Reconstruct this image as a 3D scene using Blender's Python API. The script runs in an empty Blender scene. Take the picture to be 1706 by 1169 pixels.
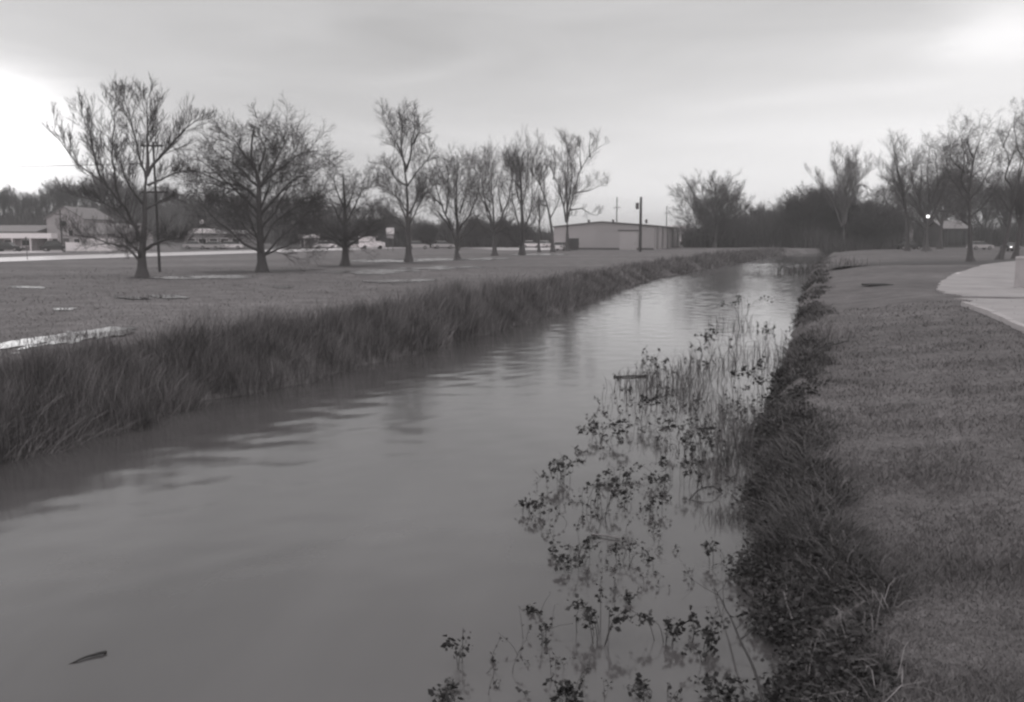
import bpy, math, random
import numpy as np
from mathutils import Vector

random.seed(7)
G = np.random.default_rng(11)
S = bpy.context.scene
COL = S.collection

# ------------------------------------------------------------------ camera model
F, CX, CY, PITCH, EYE = 1477.0, 853.0, 584.5, math.radians(7.4), 2.5
WATER = -0.9
HAZE = 0.0006
cp, sp = math.cos(PITCH), math.sin(PITCH)
def ray(px, py):
    u = -(py - CY) / F
    return ((px - CX) / F, cp + u * sp, -sp + u * cp)
def on(px, py, z=0.0):
    dx, dy, dz = ray(px, py)
    t = (z - EYE) / dz
    return (dx * t, dy * t)
def at(px, py, d):
    dx, dy, dz = ray(px, py)
    return np.array((dx / dy * d, d, EYE + dz / dy * d))
def dirAE(px, py):
    v = Vector(ray(px, py)).normalized()
    return math.atan2(v.x, v.y), math.asin(v.z)

cam = bpy.data.cameras.new('camera')
cam.sensor_width = 36.0
cam.lens = F / 1706.0 * 36.0
cam.clip_start, cam.clip_end = 0.1, 8000
camo = bpy.data.objects.new('camera', cam)
COL.objects.link(camo)
camo.location = (0, 0, EYE)
camo.rotation_euler = (math.pi / 2 - PITCH, 0, 0)
S.camera = camo

# ------------------------------------------------------------------ materials
TINT = (1.055, 0.985, 1.0)
def mat(name, v, rough=0.8, var=0.0, scale=3.0, island=0.0, bump=0.0, bscale=20.0, spec=0.3, stretch=(1, 1, 1), detail=5.0, coord='Object'):
    """Principled surface of grey value v; var: share of noise mottling, island: share of variation from piece to piece."""
    m = bpy.data.materials.new(name)
    m.use_nodes = True
    N, Lk = m.node_tree.nodes, m.node_tree.links
    b = N['Principled BSDF']
    b.inputs['Roughness'].default_value = rough
    b.inputs['Specular IOR Level'].default_value = spec
    tc = N.new('ShaderNodeTexCoord')
    mp = N.new('ShaderNodeMapping'); mp.inputs['Scale'].default_value = stretch
    Lk.new(tc.outputs[coord], mp.inputs['Vector'])
    val = None
    def mathn(op, a, c):
        n = N.new('ShaderNodeMath'); n.operation = op
        for i, x in enumerate((a, c)):
            if isinstance(x, (int, float)): n.inputs[i].default_value = x
            else: Lk.new(x, n.inputs[i])
        return n.outputs[0]
    val = None
    if var:
        nz = N.new('ShaderNodeTexNoise'); nz.inputs['Scale'].default_value = scale; nz.inputs['Detail'].default_value = detail
        nz.inputs['Roughness'].default_value = 0.65
        Lk.new(mp.outputs[0], nz.inputs['Vector'])
        val = mathn('ADD', mathn('MULTIPLY', mathn('SUBTRACT', nz.outputs['Fac'], 0.5), 3.2 * var), 1.0)
    if island:
        g = N.new('ShaderNodeNewGeometry')
        k = mathn('ADD', mathn('MULTIPLY', mathn('SUBTRACT', g.outputs['Random Per Island'], 0.5), 2 * island), 1.0)
        val = k if val is None else mathn('MULTIPLY', val, k)
    col = tuple(min(1, v * t) for t in TINT)
    if val is None:
        b.inputs['Base Color'].default_value = (*col, 1)
    else:
        val = mathn('MAXIMUM', val, 0.15)
        vm = N.new('ShaderNodeVectorMath'); vm.operation = 'SCALE'
        vm.inputs[0].default_value = col
        Lk.new(val, vm.inputs['Scale'])
        Lk.new(vm.outputs[0], b.inputs['Base Color'])
    if bump:
        nb = N.new('ShaderNodeTexNoise'); nb.inputs['Scale'].default_value = bscale; nb.inputs['Detail'].default_value = 4
        Lk.new(mp.outputs[0], nb.inputs['Vector'])
        bp = N.new('ShaderNodeBump'); bp.inputs['Strength'].default_value = 0.6; bp.inputs['Distance'].default_value = bump
        Lk.new(nb.outputs['Fac'], bp.inputs['Height'])
        Lk.new(bp.outputs[0], b.inputs['Normal'])
    return m

def mat_ground(name='winter_turf', v=None):
    """Winter turf: mottled at three scales, so that it neither repeats nor lies flat."""
    m = bpy.data.materials.new(name); m.use_nodes = True
    N, Lk = m.node_tree.nodes, m.node_tree.links
    b = N['Principled BSDF']; b.inputs['Roughness'].default_value = 0.95; b.inputs['Specular IOR Level'].default_value = 0.1
    tc = N.new('ShaderNodeTexCoord')
    acc = None
    for sc, det, amp, stx in ((0.12, 4, 0.55, 0.5), (1.1, 6, 0.75, 0.7), (9.0, 6, 0.7, 1.0), (40.0, 3, 0.6, 1.0)):
        mp = N.new('ShaderNodeMapping'); mp.inputs['Scale'].default_value = (stx, 1, 1); mp.inputs['Rotation'].default_value = (0, 0, 0.3)
        Lk.new(tc.outputs['Object'], mp.inputs['Vector'])
        nz = N.new('ShaderNodeTexNoise'); nz.inputs['Scale'].default_value = sc; nz.inputs['Detail'].default_value = det
        Lk.new(mp.outputs[0], nz.inputs['Vector'])
        s = N.new('ShaderNodeMath'); s.operation = 'MULTIPLY_ADD'
        s.inputs[1].default_value = amp * 1.6; s.inputs[2].default_value = 1.0 - amp * 0.8
        Lk.new(nz.outputs['Fac'], s.inputs[0])
        if acc is None: acc = s.outputs[0]
        else:
            q = N.new('ShaderNodeMath'); q.operation = 'MULTIPLY'
            Lk.new(acc, q.inputs[0]); Lk.new(s.outputs[0], q.inputs[1]); acc = q.outputs[0]
    vm = N.new('ShaderNodeVectorMath'); vm.operation = 'SCALE'
    vm.inputs[0].default_value = tuple((v or GROUND_V) * t for t in TINT)
    Lk.new(acc, vm.inputs['Scale']); Lk.new(vm.outputs[0], b.inputs['Base Color'])
    nb = N.new('ShaderNodeTexNoise'); nb.inputs['Scale'].default_value = 14; nb.inputs['Detail'].default_value = 6
    Lk.new(tc.outputs['Object'], nb.inputs['Vector'])
    bp = N.new('ShaderNodeBump'); bp.inputs['Strength'].default_value = 0.7; bp.inputs['Distance'].default_value = 0.06
    Lk.new(nb.outputs['Fac'], bp.inputs['Height']); Lk.new(bp.outputs[0], b.inputs['Normal'])
    return m
GROUND_V = 0.16

def mat_water(name, base, waves, rough=0.07, ior=1.6):
    m = bpy.data.materials.new(name); m.use_nodes = True
    N, Lk = m.node_tree.nodes, m.node_tree.links
    b = N['Principled BSDF']
    b.inputs['Roughness'].default_value = rough; b.inputs['IOR'].default_value = ior
    tc = N.new('ShaderNodeTexCoord')
    # silt carried in long streaks down the current
    mp0 = N.new('ShaderNodeMapping'); mp0.inputs['Rotation'].default_value = (0, 0, 0.33); mp0.inputs['Scale'].default_value = (0.55, 0.14, 1)
    Lk.new(tc.outputs['Object'], mp0.inputs['Vector'])
    nz = N.new('ShaderNodeTexNoise'); nz.inputs['Scale'].default_value = 0.8; nz.inputs['Detail'].default_value = 5; nz.inputs['Distortion'].default_value = 0.8
    Lk.new(mp0.outputs[0], nz.inputs['Vector'])
    s = N.new('ShaderNodeMath'); s.operation = 'MULTIPLY_ADD'; s.inputs[1].default_value = 0.9; s.inputs[2].default_value = 0.55
    Lk.new(nz.outputs['Fac'], s.inputs[0])
    vm = N.new('ShaderNodeVectorMath'); vm.operation = 'SCALE'; vm.inputs[0].default_value = tuple(base * t for t in TINT)
    Lk.new(s.outputs[0], vm.inputs['Scale']); Lk.new(vm.outputs[0], b.inputs['Base Color'])
    h = None
    for sc, amp, sx, sy, dist in waves:
        mp = N.new('ShaderNodeMapping'); mp.inputs['Rotation'].default_value = (0, 0, 0.33); mp.inputs['Scale'].default_value = (sx, sy, 1)
        Lk.new(tc.outputs['Object'], mp.inputs['Vector'])
        n = N.new('ShaderNodeTexNoise'); n.inputs['Scale'].default_value = sc; n.inputs['Detail'].default_value = 3; n.inputs['Distortion'].default_value = dist
        Lk.new(mp.outputs[0], n.inputs['Vector'])
        q = N.new('ShaderNodeMath'); q.operation = 'MULTIPLY'; q.inputs[1].default_value = amp
        Lk.new(n.outputs['Fac'], q.inputs[0])
        if h is None: h = q.outputs[0]
        else:
            ad = N.new('ShaderNodeMath'); ad.operation = 'ADD'; Lk.new(h, ad.inputs[0]); Lk.new(q.outputs[0], ad.inputs[1]); h = ad.outputs[0]
    bp = N.new('ShaderNodeBump'); bp.inputs['Strength'].default_value = 1.0; bp.inputs['Distance'].default_value = 1.0
    Lk.new(h, bp.inputs['Height']); Lk.new(bp.outputs[0], b.inputs['Normal'])
    return m

M = {
    'turf': mat_ground(),
    'water': mat_water('murky_flood_water', 0.082, ((6.0, 0.0010, 1.0, 0.8, 0.8), (22.0, 0.0002, 1.0, 0.8, 0.8)), 0.10, 1.68),
    'puddle': mat_water('puddle_water', 0.10, ((4.0, 0.0015, 1, 1, 0),), 0.09, 1.8),
    'farpuddle': mat_water('wind_ruffled_puddle', 0.16, ((4.0, 0.006, 1, 1, 0),), 0.25, 1.8),
    'blade': mat('lawn_blade', 0.15, 0.9, 0.45, 0.8, 0.32),
    'meadowblade': mat('meadow_blade', 0.18, 0.9, 0.45, 0.6, 0.3),
    'lawn': mat_ground('lawn_turf', 0.140),
    'reed': mat('dry_reed', 0.14, 0.9, 0.55, 0.7, 0.65),
    'straw': mat('dead_straw', 0.21, 0.9, 0.2, 2, 0.6),
    'weed': mat('wet_bank_weed', 0.085, 0.85, 0.3, 2, 0.7),
    'wetgrass': mat('drowned_grass', 0.12, 0.85, 0.2, 2, 0.5),
    'leaf': mat('bramble_leaf', 0.030, 0.6, 0, 1, 0.5),
    'bankleaf': mat('bank_leaf', 0.045, 0.7, 0, 1, 0.6),
    'stem': mat('bramble_stem', 0.06, 0.8, 0.2, 30),
    'bark': mat('dark_bark', 0.095, 0.95, 0.3, 3, bump=0.03, bscale=12, stretch=(1, 1, 0.3)),
    'palebark': mat('pale_bark', 0.16, 0.9, 0.3, 1.5, bump=0.02, bscale=10, stretch=(1, 1, 0.3)),
    'twig': mat('dark_twig', 0.10, 0.95, 0, 1, 0.3),
    'paletwig': mat('grey_twig', 0.14, 0.95, 0, 1, 0.3),
    'fartwig': mat('distant_twig', 0.105, 0.95, 0, 1, 0.35),
    'brush': mat('brushwood', 0.085, 0.95, 0.2, 0.1, 0.4),
    'hill': mat('wooded_slope', 0.10, 1.0, 0.35, 0.12, bump=0.6, bscale=0.4),
    'road': mat('wet_concrete_road', 0.62, 0.25, 0.12, 0.4, spec=0.5, stretch=(1, 0.3, 1)),
    'asphalt': mat('asphalt_drive', 0.075, 0.9, 0.2, 1.0),
    'pad': mat('concrete_pad', 0.31, 0.7, 0.34, 0.45, bump=0.004, bscale=60),
    'kerb': mat('concrete_kerb', 0.40, 0.8, 0.15, 2.0),
    'metalwall': mat('ribbed_steel_wall', 0.39, 0.5, 0.05, 0.5, spec=0.4),
    'metaldark': mat('dark_steel_trim', 0.11, 0.5),
    'metaldoor': mat('steel_door', 0.44, 0.5, 0.04, 1),
    'metalroof': mat('steel_roof', 0.22, 0.5, 0.1, 0.6),
    'whitewall': mat('white_painted_wall', 0.75, 0.6, 0.06, 1),
    'palewall': mat('pale_siding', 0.36, 0.7, 0.12, 1.2),
    'greywall': mat('grey_siding', 0.25, 0.8, 0.15, 1),
    'shingle': mat('shingle_roof', 0.22, 0.9, 0.15, 2),
    'shingledark': mat('dark_shingle_roof', 0.12, 0.9, 0.2, 2),
    'glass': mat('dark_window_glass', 0.03, 0.08, spec=0.6),
    'wood': mat('weathered_pole_wood', 0.065, 0.9, 0.25, 4, stretch=(1, 1, 0.1)),
    'farpole': mat('grey_pole_wood', 0.11, 0.9, 0.2, 4, stretch=(1, 1, 0.1)),
    'wire': mat('black_cable', 0.05, 0.7),
    'ceramic': mat('insulator', 0.3, 0.3),
    'white': mat('white_paint', 0.80, 0.35, spec=0.5),
    'silver': mat('silver_paint', 0.45, 0.3, spec=0.6),
    'black': mat('black_paint', 0.03, 0.35, spec=0.5),
    'darkpaint': mat('dark_grey_paint', 0.06, 0.35, spec=0.5),
    'tyre': mat('tyre_rubber', 0.02, 0.9),
    'rim': mat('steel_rim', 0.3, 0.4),
    'taillamp': mat('tail_lamp_plastic', 0.10, 0.3),
    'deadwood': mat('wet_dead_wood', 0.045, 0.9, 0.3, 12, bump=0.006, bscale=40),
    'palewood': mat('bleached_stick', 0.20, 0.9, 0.3, 12),
    'litter': mat('white_litter', 0.7, 0.7),
    'iron': mat('cast_iron_grate', 0.04, 0.7, 0.2, 20),
    'soil_shade': mat('shade_darkened_soil', 0.085, 1.0, 0.3, 2.0),  # wet earth with the shade of the tree bases put into its colour
}
def emit(name, v, strength):
    m = bpy.data.materials.new(name); m.use_nodes = True
    b = m.node_tree.nodes['Principled BSDF']
    b.inputs['Base Color'].default_value = (v, v, v, 1)
    b.inputs['Emission Color'].default_value = (1, 0.97, 0.97, 1)
    b.inputs['Emission Strength'].default_value = strength
    return m
M['lamp'] = emit('lit_lamp_glass', 0.8, 2.2)
M['headlamp'] = emit('lit_headlamp', 0.8, 2.0)

# ------------------------------------------------------------------ object helpers
def tag(o, label=None, cat=None, group=None, kind=None):
    if label: o['label'] = label
    if cat: o['category'] = cat
    if group: o['group'] = group
    if kind: o['kind'] = kind
    return o
def thing(name, label, cat, loc=(0, 0, 0), rz=0.0, group=None):
    o = bpy.data.objects.new(name, None)
    o.empty_display_size = 0.3
    COL.objects.link(o)
    o.location = tuple(float(v) for v in loc); o.rotation_euler = (0, 0, rz)
    return tag(o, label, cat, group)
def link(name, me, m, parent=None):
    o = bpy.data.objects.new(name, me)
    if m is not None and not me.materials: me.materials.append(m)
    COL.objects.link(o)
    if parent is not None: o.parent = parent
    return o
def arr_mesh(name, V, Q=None, T=None, smooth=False):
    """mesh from numpy arrays of vertices, quads and triangles"""
    me = bpy.data.meshes.new(name)
    V = np.asarray(V, np.float32).reshape(-1, 3)
    Q = np.zeros((0, 4), np.int32) if Q is None else np.asarray(Q, np.int32).reshape(-1, 4)
    T = np.zeros((0, 3), np.int32) if T is None else np.asarray(T, np.int32).reshape(-1, 3)
    me.vertices.add(len(V)); me.vertices.foreach_set('co', V.ravel())
    nl = Q.size + T.size
    me.loops.add(nl); me.loops.foreach_set('vertex_index', np.concatenate([Q.ravel(), T.ravel()]))
    me.polygons.add(len(Q) + len(T))
    st = np.concatenate([np.arange(len(Q)) * 4, Q.size + np.arange(len(T)) * 3]).astype(np.int32)
    me.polygons.foreach_set('loop_start', st)
    if smooth: me.polygons.foreach_set('use_smooth', np.ones(len(st), bool))
    me.update(calc_edges=True); me.validate()
    return me
class MB:
    """collects boxes, prisms and tubes into ONE mesh"""
    def __init__(s): s.v, s.f = [], []
    def add(s, vs, fs):
        k = len(s.v); s.v += [tuple(map(float, v)) for v in vs]; s.f += [tuple(i + k for i in f) for f in fs]; return s
    def box(s, x0, x1, y0, y1, z0, z1):
        return s.add([(x0, y0, z0), (x1, y0, z0), (x1, y1, z0), (x0, y1, z0), (x0, y0, z1), (x1, y0, z1), (x1, y1, z1), (x0, y1, z1)],
                     [(0, 3, 2, 1), (4, 5, 6, 7), (0, 1, 5, 4), (1, 2, 6, 5), (2, 3, 7, 6), (3, 0, 4, 7)])
    def prism_y(s, prof, y0, y1):
        n = len(prof)
        return s.add([(x, y0, z) for x, z in prof] + [(x, y1, z) for x, z in prof],
                     [tuple(range(n)), tuple(range(2 * n - 1, n - 1, -1))] + [(i, n + i, n + (i + 1) % n, (i + 1) % n) for i in range(n)])
    def prism_x(s, prof, x0, x1):
        n = len(prof)
        return s.add([(x0, y, z) for y, z in prof] + [(x1, y, z) for y, z in prof],
                     [tuple(range(n - 1, -1, -1)), tuple(range(n, 2 * n))] + [(i, (i + 1) % n, n + (i + 1) % n, n + i) for i in range(n)])
    def cyl(s, p0, p1, r0, r1=None, n=10):
        r1 = r0 if r1 is None else r1
        p0, p1 = Vector(p0), Vector(p1); d = (p1 - p0).normalized()
        a = d.orthogonal().normalized(); b = d.cross(a)
        vs = []
        for p, r in ((p0, r0), (p1, r1)):
            for i in range(n):
                t = 2 * math.pi * i / n
                vs.append(p + (a * math.cos(t) + b * math.sin(t)) * r)
        return s.add(vs, [tuple(range(n - 1, -1, -1)), tuple(range(n, 2 * n))] + [(i, (i + 1) % n, n + (i + 1) % n, n + i) for i in range(n)])
    def mesh(s, name):
        me = bpy.data.meshes.new(name); me.from_pydata(s.v, [], s.f); me.update(); return me
    def build(s, name, m, parent=None): return link(name, s.mesh(name), m, parent)

def tubes(P, R, sides=3):
    """P (n,k,3) centre lines, R (n,k) radii -> vertices and quads"""
    n, k, _ = P.shape
    T = np.gradient(P, axis=1); T /= np.linalg.norm(T, axis=2, keepdims=True) + 1e-9
    ref = np.cross(P[:, -1] - P[:, 0], G.normal(size=(n, 3))); ref /= np.linalg.norm(ref, axis=1, keepdims=True) + 1e-9
    U = np.cross(T, ref[:, None, :]); U /= np.linalg.norm(U, axis=2, keepdims=True) + 1e-9
    W = np.cross(T, U)
    a = np.arange(sides) * 2 * np.pi / sides
    V = P[:, :, None, :] + R[:, :, None, None] * (np.cos(a)[None, None, :, None] * U[:, :, None, :] + np.sin(a)[None, None, :, None] * W[:, :, None, :])
    idx = np.arange(n * k * sides).reshape(n, k, sides)
    j = (np.arange(sides) + 1) % sides
    Q = np.stack([idx[:, :-1, :], idx[:, :-1][:, :, j], idx[:, 1:][:, :, j], idx[:, 1:, :]], axis=-1)
    return V.reshape(-1, 3), Q.reshape(-1, 4)
def join(parts):
    V, Q, k = [], [], 0
    for v, q in parts:
        V.append(v); Q.append(q + k); k += len(v)
    return np.concatenate(V), np.concatenate(Q)

def resample(pts, k):
    """smooth curve of k points through pts (Catmull-Rom)"""
    p = np.asarray(pts, float)
    if len(p) == 2: return p[0] + (p[1] - p[0]) * np.linspace(0, 1, k)[:, None]
    e = np.vstack([2 * p[0] - p[1], p, 2 * p[-1] - p[-2]])
    L = np.concatenate([[0], np.cumsum(np.linalg.norm(np.diff(p, axis=0), axis=1))])
    out = []
    for s in np.linspace(0, L[-1], k):
        i = min(np.searchsorted(L, s, 'right') - 1, len(p) - 2)
        t = (s - L[i]) / (L[i + 1] - L[i] + 1e-9)
        a, b, c, d = e[i], e[i + 1], e[i + 2], e[i + 3]
        out.append(0.5 * (2 * b + (c - a) * t + (2 * a - 5 * b + 4 * c - d) * t * t + (3 * b - a - 3 * c + d) * t ** 3))
    return np.array(out)

def unit(v): return v / (np.linalg.norm(v, axis=-1, keepdims=True) + 1e-9)
def grow(P, R, length, m, k, angle, up, wig, t0=0.2, rmin=0.004, rfac=0.55):
    """m children on each of the n branches in P; length: (n,) of the longest child"""
    n, K, _ = P.shape
    t = t0 + (1 - t0) * (np.arange(m)[None, :] + G.random((n, m))) / m
    t = np.clip(t, 0, 0.999)
    x = t * (K - 1); i = x.astype(int); fr = (x - i)[..., None]
    ni = np.arange(n)[:, None]
    base = P[ni, i] * (1 - fr) + P[ni, i + 1] * fr
    rad = R[ni, i] * (1 - fr[..., 0]) + R[ni, i + 1] * fr[..., 0]
    T = unit(P[ni, i + 1] - P[ni, i])
    N = unit(np.cross(T, G.normal(size=(n, m, 3))))
    ang = np.radians(angle) * (0.75 + 0.5 * G.random((n, m, 1)))
    D = unit(np.cos(ang) * T + np.sin(ang) * N + np.array((0, 0, up * 0.5)))
    ln = length[:, None] * (1.0 - 0.42 * t) * (0.55 + 0.6 * G.random((n, m)))
    step = (ln / (k - 1))[..., None]
    pts = [base]
    for _ in range(k - 1):
        D = unit(D + wig * G.normal(size=D.shape) + np.array((0, 0, up * 0.3)))
        pts.append(pts[-1] + D * step)
    C = np.stack(pts, axis=2).reshape(n * m, k, 3)
    r0 = np.maximum(rad * rfac, rmin).reshape(-1)
    CR = r0[:, None] * np.linspace(1, 0.45, k)[None, :]
    return C, np.maximum(CR, rmin * 0.7), ln.reshape(-1)

def tree_meshes(limbs, spec):
    """limbs: list of (points 3D, r0, r1) in local metres. spec: dict of growth settings -> (trunk mesh, crown mesh)"""
    K = 12
    P = np.stack([resample(p, K) for p, a, b in limbs])
    wob = np.cumsum(G.normal(size=P.shape) * 0.022, axis=1) * np.linalg.norm(P[:, -1] - P[:, 0], axis=1)[:, None, None] * 0.35
    wob[0] *= 0.3
    wob[:, 0] = 0
    P = P + wob
    R = np.stack([a + (b - a) * np.linspace(0, 1, K) ** 0.62 for p, a, b in limbs])
    R[0, 0] *= 1.45; R[0, 1] *= 1.08
    ln = np.linalg.norm(P[:, -1] - P[:, 0], axis=1)
    big = [tubes(P, R, 7)]
    g = spec
    # children of the limbs; the trunk itself only in its upper part
    C1, R1, l1 = grow(P[1:], R[1:], np.clip(ln[1:] * g['l1'] * 1.5, g['l1max'] * 0.75, g['l1max'] * 1.35), g['m1'] + 4, 8, g['a'], g['up'], g['wig'] * 0.8, 0.16, g['rmin'] * 1.3, 0.34)
    m_ = len(l1) // (len(P) - 1)
    thin = (G.random((len(P) - 1, m_)) < np.clip(ln[1:] / np.percentile(ln[1:], 70), 0.3, 1.0)[:, None]).ravel()
    C1, R1, l1 = C1[thin], R1[thin], l1[thin]
    CT, RT, lT = grow(P[:1], R[:1], np.array([min(ln[0] * g['l1'] * 1.5, g['l1max'] * 1.45)]), g['mt'], 8, g['a'] + 10, g['up'], g['wig'] * 0.8, g['t0'], g['rmin'] * 1.3, 0.25)
    C1, R1, l1 = np.concatenate([C1, CT]), np.concatenate([R1, RT]), np.concatenate([l1, lT])
    big.append(tubes(C1, R1, 4))
    C2, R2, l2 = grow(C1, R1, l1 * 0.72, g['m2'] + 1, 6, g['a'], g['up'], g['wig'] * 0.8, 0.12, g['rmin'] * 0.85, 0.42)
    C3, R3, l3 = grow(C2, R2, l2 * 0.74, g['m3'] + 1, 4, g['a'] * 0.9, g['up'], g['wig'] * 0.8, 0.1, g['rmin'] * 0.62)
    # limb ends also carry fine shoots
    fine = [tubes(C2, R2, 3), tubes(C3, R3, 3)]
    if g.get('m4'):
        C4, R4, l4 = grow(C3, R3, l3 * 0.6, g['m4'], 3, g['a'], g['up'], g['wig'] * 1.4, 0.1, g['rmin'] * 0.85)
        fine.append(tubes(C4, R4, 3))
    v, q = join(big); tm = arr_mesh('trunk', v, q, smooth=True)
    v, q = join(fine); cm = arr_mesh('crown', v, q)
    return tm, cm
SPEC = dict(l1=0.45, l1max=3.0, m1=8, a=42, up=0.25, wig=0.10, t0=0.45, mt=3, rmin=0.011, m2=6, m3=5, m4=0, l2=0.6, l3=0.6)

def px_tree(name, label, d, base, r0px, limbs, spec=None, bark='bark', twig='twig', extra=3, group=None, zbase=None, rtop=0.14):
    """tree whose limbs are written as picture points at distance d; depth is spread at random, and EXTRA limbs run towards and away from the viewer"""
    g = dict(SPEC); g.update(spec or {})
    s = d / F * 1.0
    bx, by = base
    o = at(bx, by, d); z0 = terrain1(o[0], d) - 0.05
    if zbase is None: zbase = z0
    out = []
    span = max(abs(p[0] - bx) for l in limbs for p in l) * s + 0.5
    SH = g.get('shrink', 0.93)
    limbs = [l if i == 0 and len(l) < 4 else [(bx + (x - bx) * SH, by + (y - by) * SH) for x, y in l] for i, l in enumerate(limbs)]
    for i, l in enumerate(limbs):
        pts = []
        L = len(l)
        tgt = 0 if i == 0 else float(np.clip(G.normal() * 0.45, -0.7, 0.7))
        end = abs(l[-1][0] - l[0][0]) * s + 0.35 * abs(l[-1][1] - l[0][1]) * s
        y0 = 0
        for j, (px, py) in enumerate(l):
            yo = tgt * end * (j / (L - 1)) ** 1.2
            q = at(px, py, d + yo)
            pts.append((q[0] - o[0], yo, q[2] - zbase))
        if i == 0: pts[0] = (0, 0, 0)
        ra = r0px * s if i == 0 else r0px * s * (0.36 if i < 4 else 0.27)
        out.append((pts, ra, max(ra * rtop, 0.016)))
    # limbs in depth, copies of the drawn ones turned about the trunk
    for e in range(extra):
        wide = sorted(out[1:len(limbs)], key=lambda q: -abs(q[0][-1][0] - q[0][0][0]))
        src = wide[int(G.integers(max(1, len(wide) // 2)))][0]
        a = (math.pi / 2 if e % 2 == 0 else -math.pi / 2) + G.normal() * 0.75
        st = np.array(src); c, sn = math.cos(a), math.sin(a)
        ax = st[0].copy()
        dlt = st - ax
        dx = np.abs(dlt[:, 0]); 
        new = np.stack([ax[0] + dx * c * 0.8, ax[1] + dx * sn * 0.8, ax[2] + dlt[:, 2]], axis=1)
        ra = r0px * s * 0.30
        out.append((new, ra, max(ra * rtop, 0.016)))
    tm, cm = tree_meshes(out, g)
    t = thing(name, label, 'tree', (o[0], d, zbase), 0, group)
    link('trunk', tm, M[bark], t); link('crown', cm, M[twig], t)
    return t

# ------------------------------------------------------------------ river course and terrain
def fnoise(x, y, seed):
    r = np.random.default_rng(seed); v = 0
    for o in range(5):
        k = 2.0 ** o
        for _ in range(3):
            a = r.random() * 6.28; ph = r.random() * 6.28
            v = v + np.sin(k * (x * math.cos(a) + y * math.sin(a)) + ph) / (k ** 0.7)
    return v / 6
LPX = [(0, 772), (120, 738), (240, 700), (330, 674), (430, 652), (560, 626), (640, 600), (720, 580), (820, 552), (930, 520), (1000, 492), (1090, 464), (1180, 446), (1290, 426)]
RPX = [(1300, 1150), (1285, 1080), (1262, 1000), (1258, 930), (1262, 850), (1264, 740), (1295, 650), (1318, 570), (1335, 505), (1348, 470), (1352, 447), (1385, 425)]
Lp = [on(x, y, WATER) for x, y in LPX]; Rp = [on(x, y, WATER) for x, y in RPX]
Lp = [(-19, -14), (-12.5, 3)] + Lp + [(80, 205), (110, 230), (160, 250), (230, 262), (400, 275)]
Rp = [(-2.5, -14), (1.2, 3)] + Rp + [(100, 205), (150, 230), (220, 250), (300, 262), (500, 275)]
def mono(P):
    P = sorted(P, key=lambda p: p[1]); return np.array([p[0] for p in P]), np.array([p[1] for p in P])
LX, LY = mono(Lp); RX, RY = mono(Rp)
def edgeL(y):
    y = np.asarray(y, float); return np.interp(y, LY, LX) + 0.20 * np.sin(y * 1.3 + np.sin(y * 0.37)) + 0.13 * np.sin(y * 3.7 + 1)
def edgeR(y):
    y = np.asarray(y, float); return np.interp(y, RY, RX) + 0.10 * np.sin(y * 1.9 + 2 + np.sin(y * 0.7)) + 0.09 * np.sin(y * 4.9)
def terrain(x, y):
    x = np.asarray(x, float); y = np.asarray(y, float)
    L, R = edgeL(y), edgeR(y)
    und = 0.018 * np.sin(x * 0.9 + 1.3 * np.sin(y * 0.35)) * np.sin(y * 0.7 + x * 0.21)
    a = L - x                      # distance beyond the left edge
    b = x - R
    sm = lambda t: t * t * (3 - 2 * t)
    zl = WATER + (0 - WATER) * sm(np.clip((a + 0.15) / 1.9, 0, 1))
    zr = WATER + 0.55 * sm(np.clip((b + 0.1) / 0.8, 0, 1)) + 0.35 * sm(np.clip((b - 0.6) / 5.0, 0, 1))
    w = np.maximum(R - L, 0.1); c = np.clip((x - L) / w, 0, 1)
    zc = WATER - 0.05 - 1.3 * np.clip(np.minimum(c, 1 - c) * 5, 0, 1)
    z = np.where(a > 0, zl, np.where(b > 0, zr, zc))
    far = np.clip((y - 268) / 12, 0, 1)
    z = z * (1 - far)
    return z + und * np.clip(np.maximum(a, b) / 2, 0, 1)
def terrain1(x, y): return float(terrain(np.array([x]), np.array([y]))[0])

ys = np.concatenate([np.arange(-14, 60, 0.5), np.arange(60, 290, 2.0), np.geomspace(290, 1500, 18)])
offL = -np.concatenate([np.geomspace(1400, 12, 18), np.arange(11, 2.4, -0.5), np.arange(2.4, 0, -0.2)])
offR = -offL[::-1]
rows = []
for y in ys:
    L, R = float(edgeL(y)), float(edgeR(y))
    xs = np.concatenate([L + offL, L + (R - L) * np.array([0, 0.03, 0.1, 0.2, 0.35, 0.5, 0.65, 0.8, 0.9, 0.97, 1.0]), R + offR])
    rows.append(np.stack([xs, np.full_like(xs, y), terrain(xs, np.full_like(xs, y))], axis=1))
Vg = np.stack(rows); nr, nc, _ = Vg.shape
ix = np.arange(nr * nc).reshape(nr, nc)
Qg = np.stack([ix[:-1, :-1], ix[:-1, 1:], ix[1:, 1:], ix[1:, :-1]], axis=-1).reshape(-1, 4)
go = tag(link('ground', arr_mesh('ground', Vg, Qg, smooth=True), M['turf']), kind='structure')
go.data.materials.append(M['lawn'])
right = np.tile((np.arange(nc - 1) >= len(offL) + 8), nr - 1)
go.data.polygons.foreach_set('material_index', right.astype(np.int32))
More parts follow.
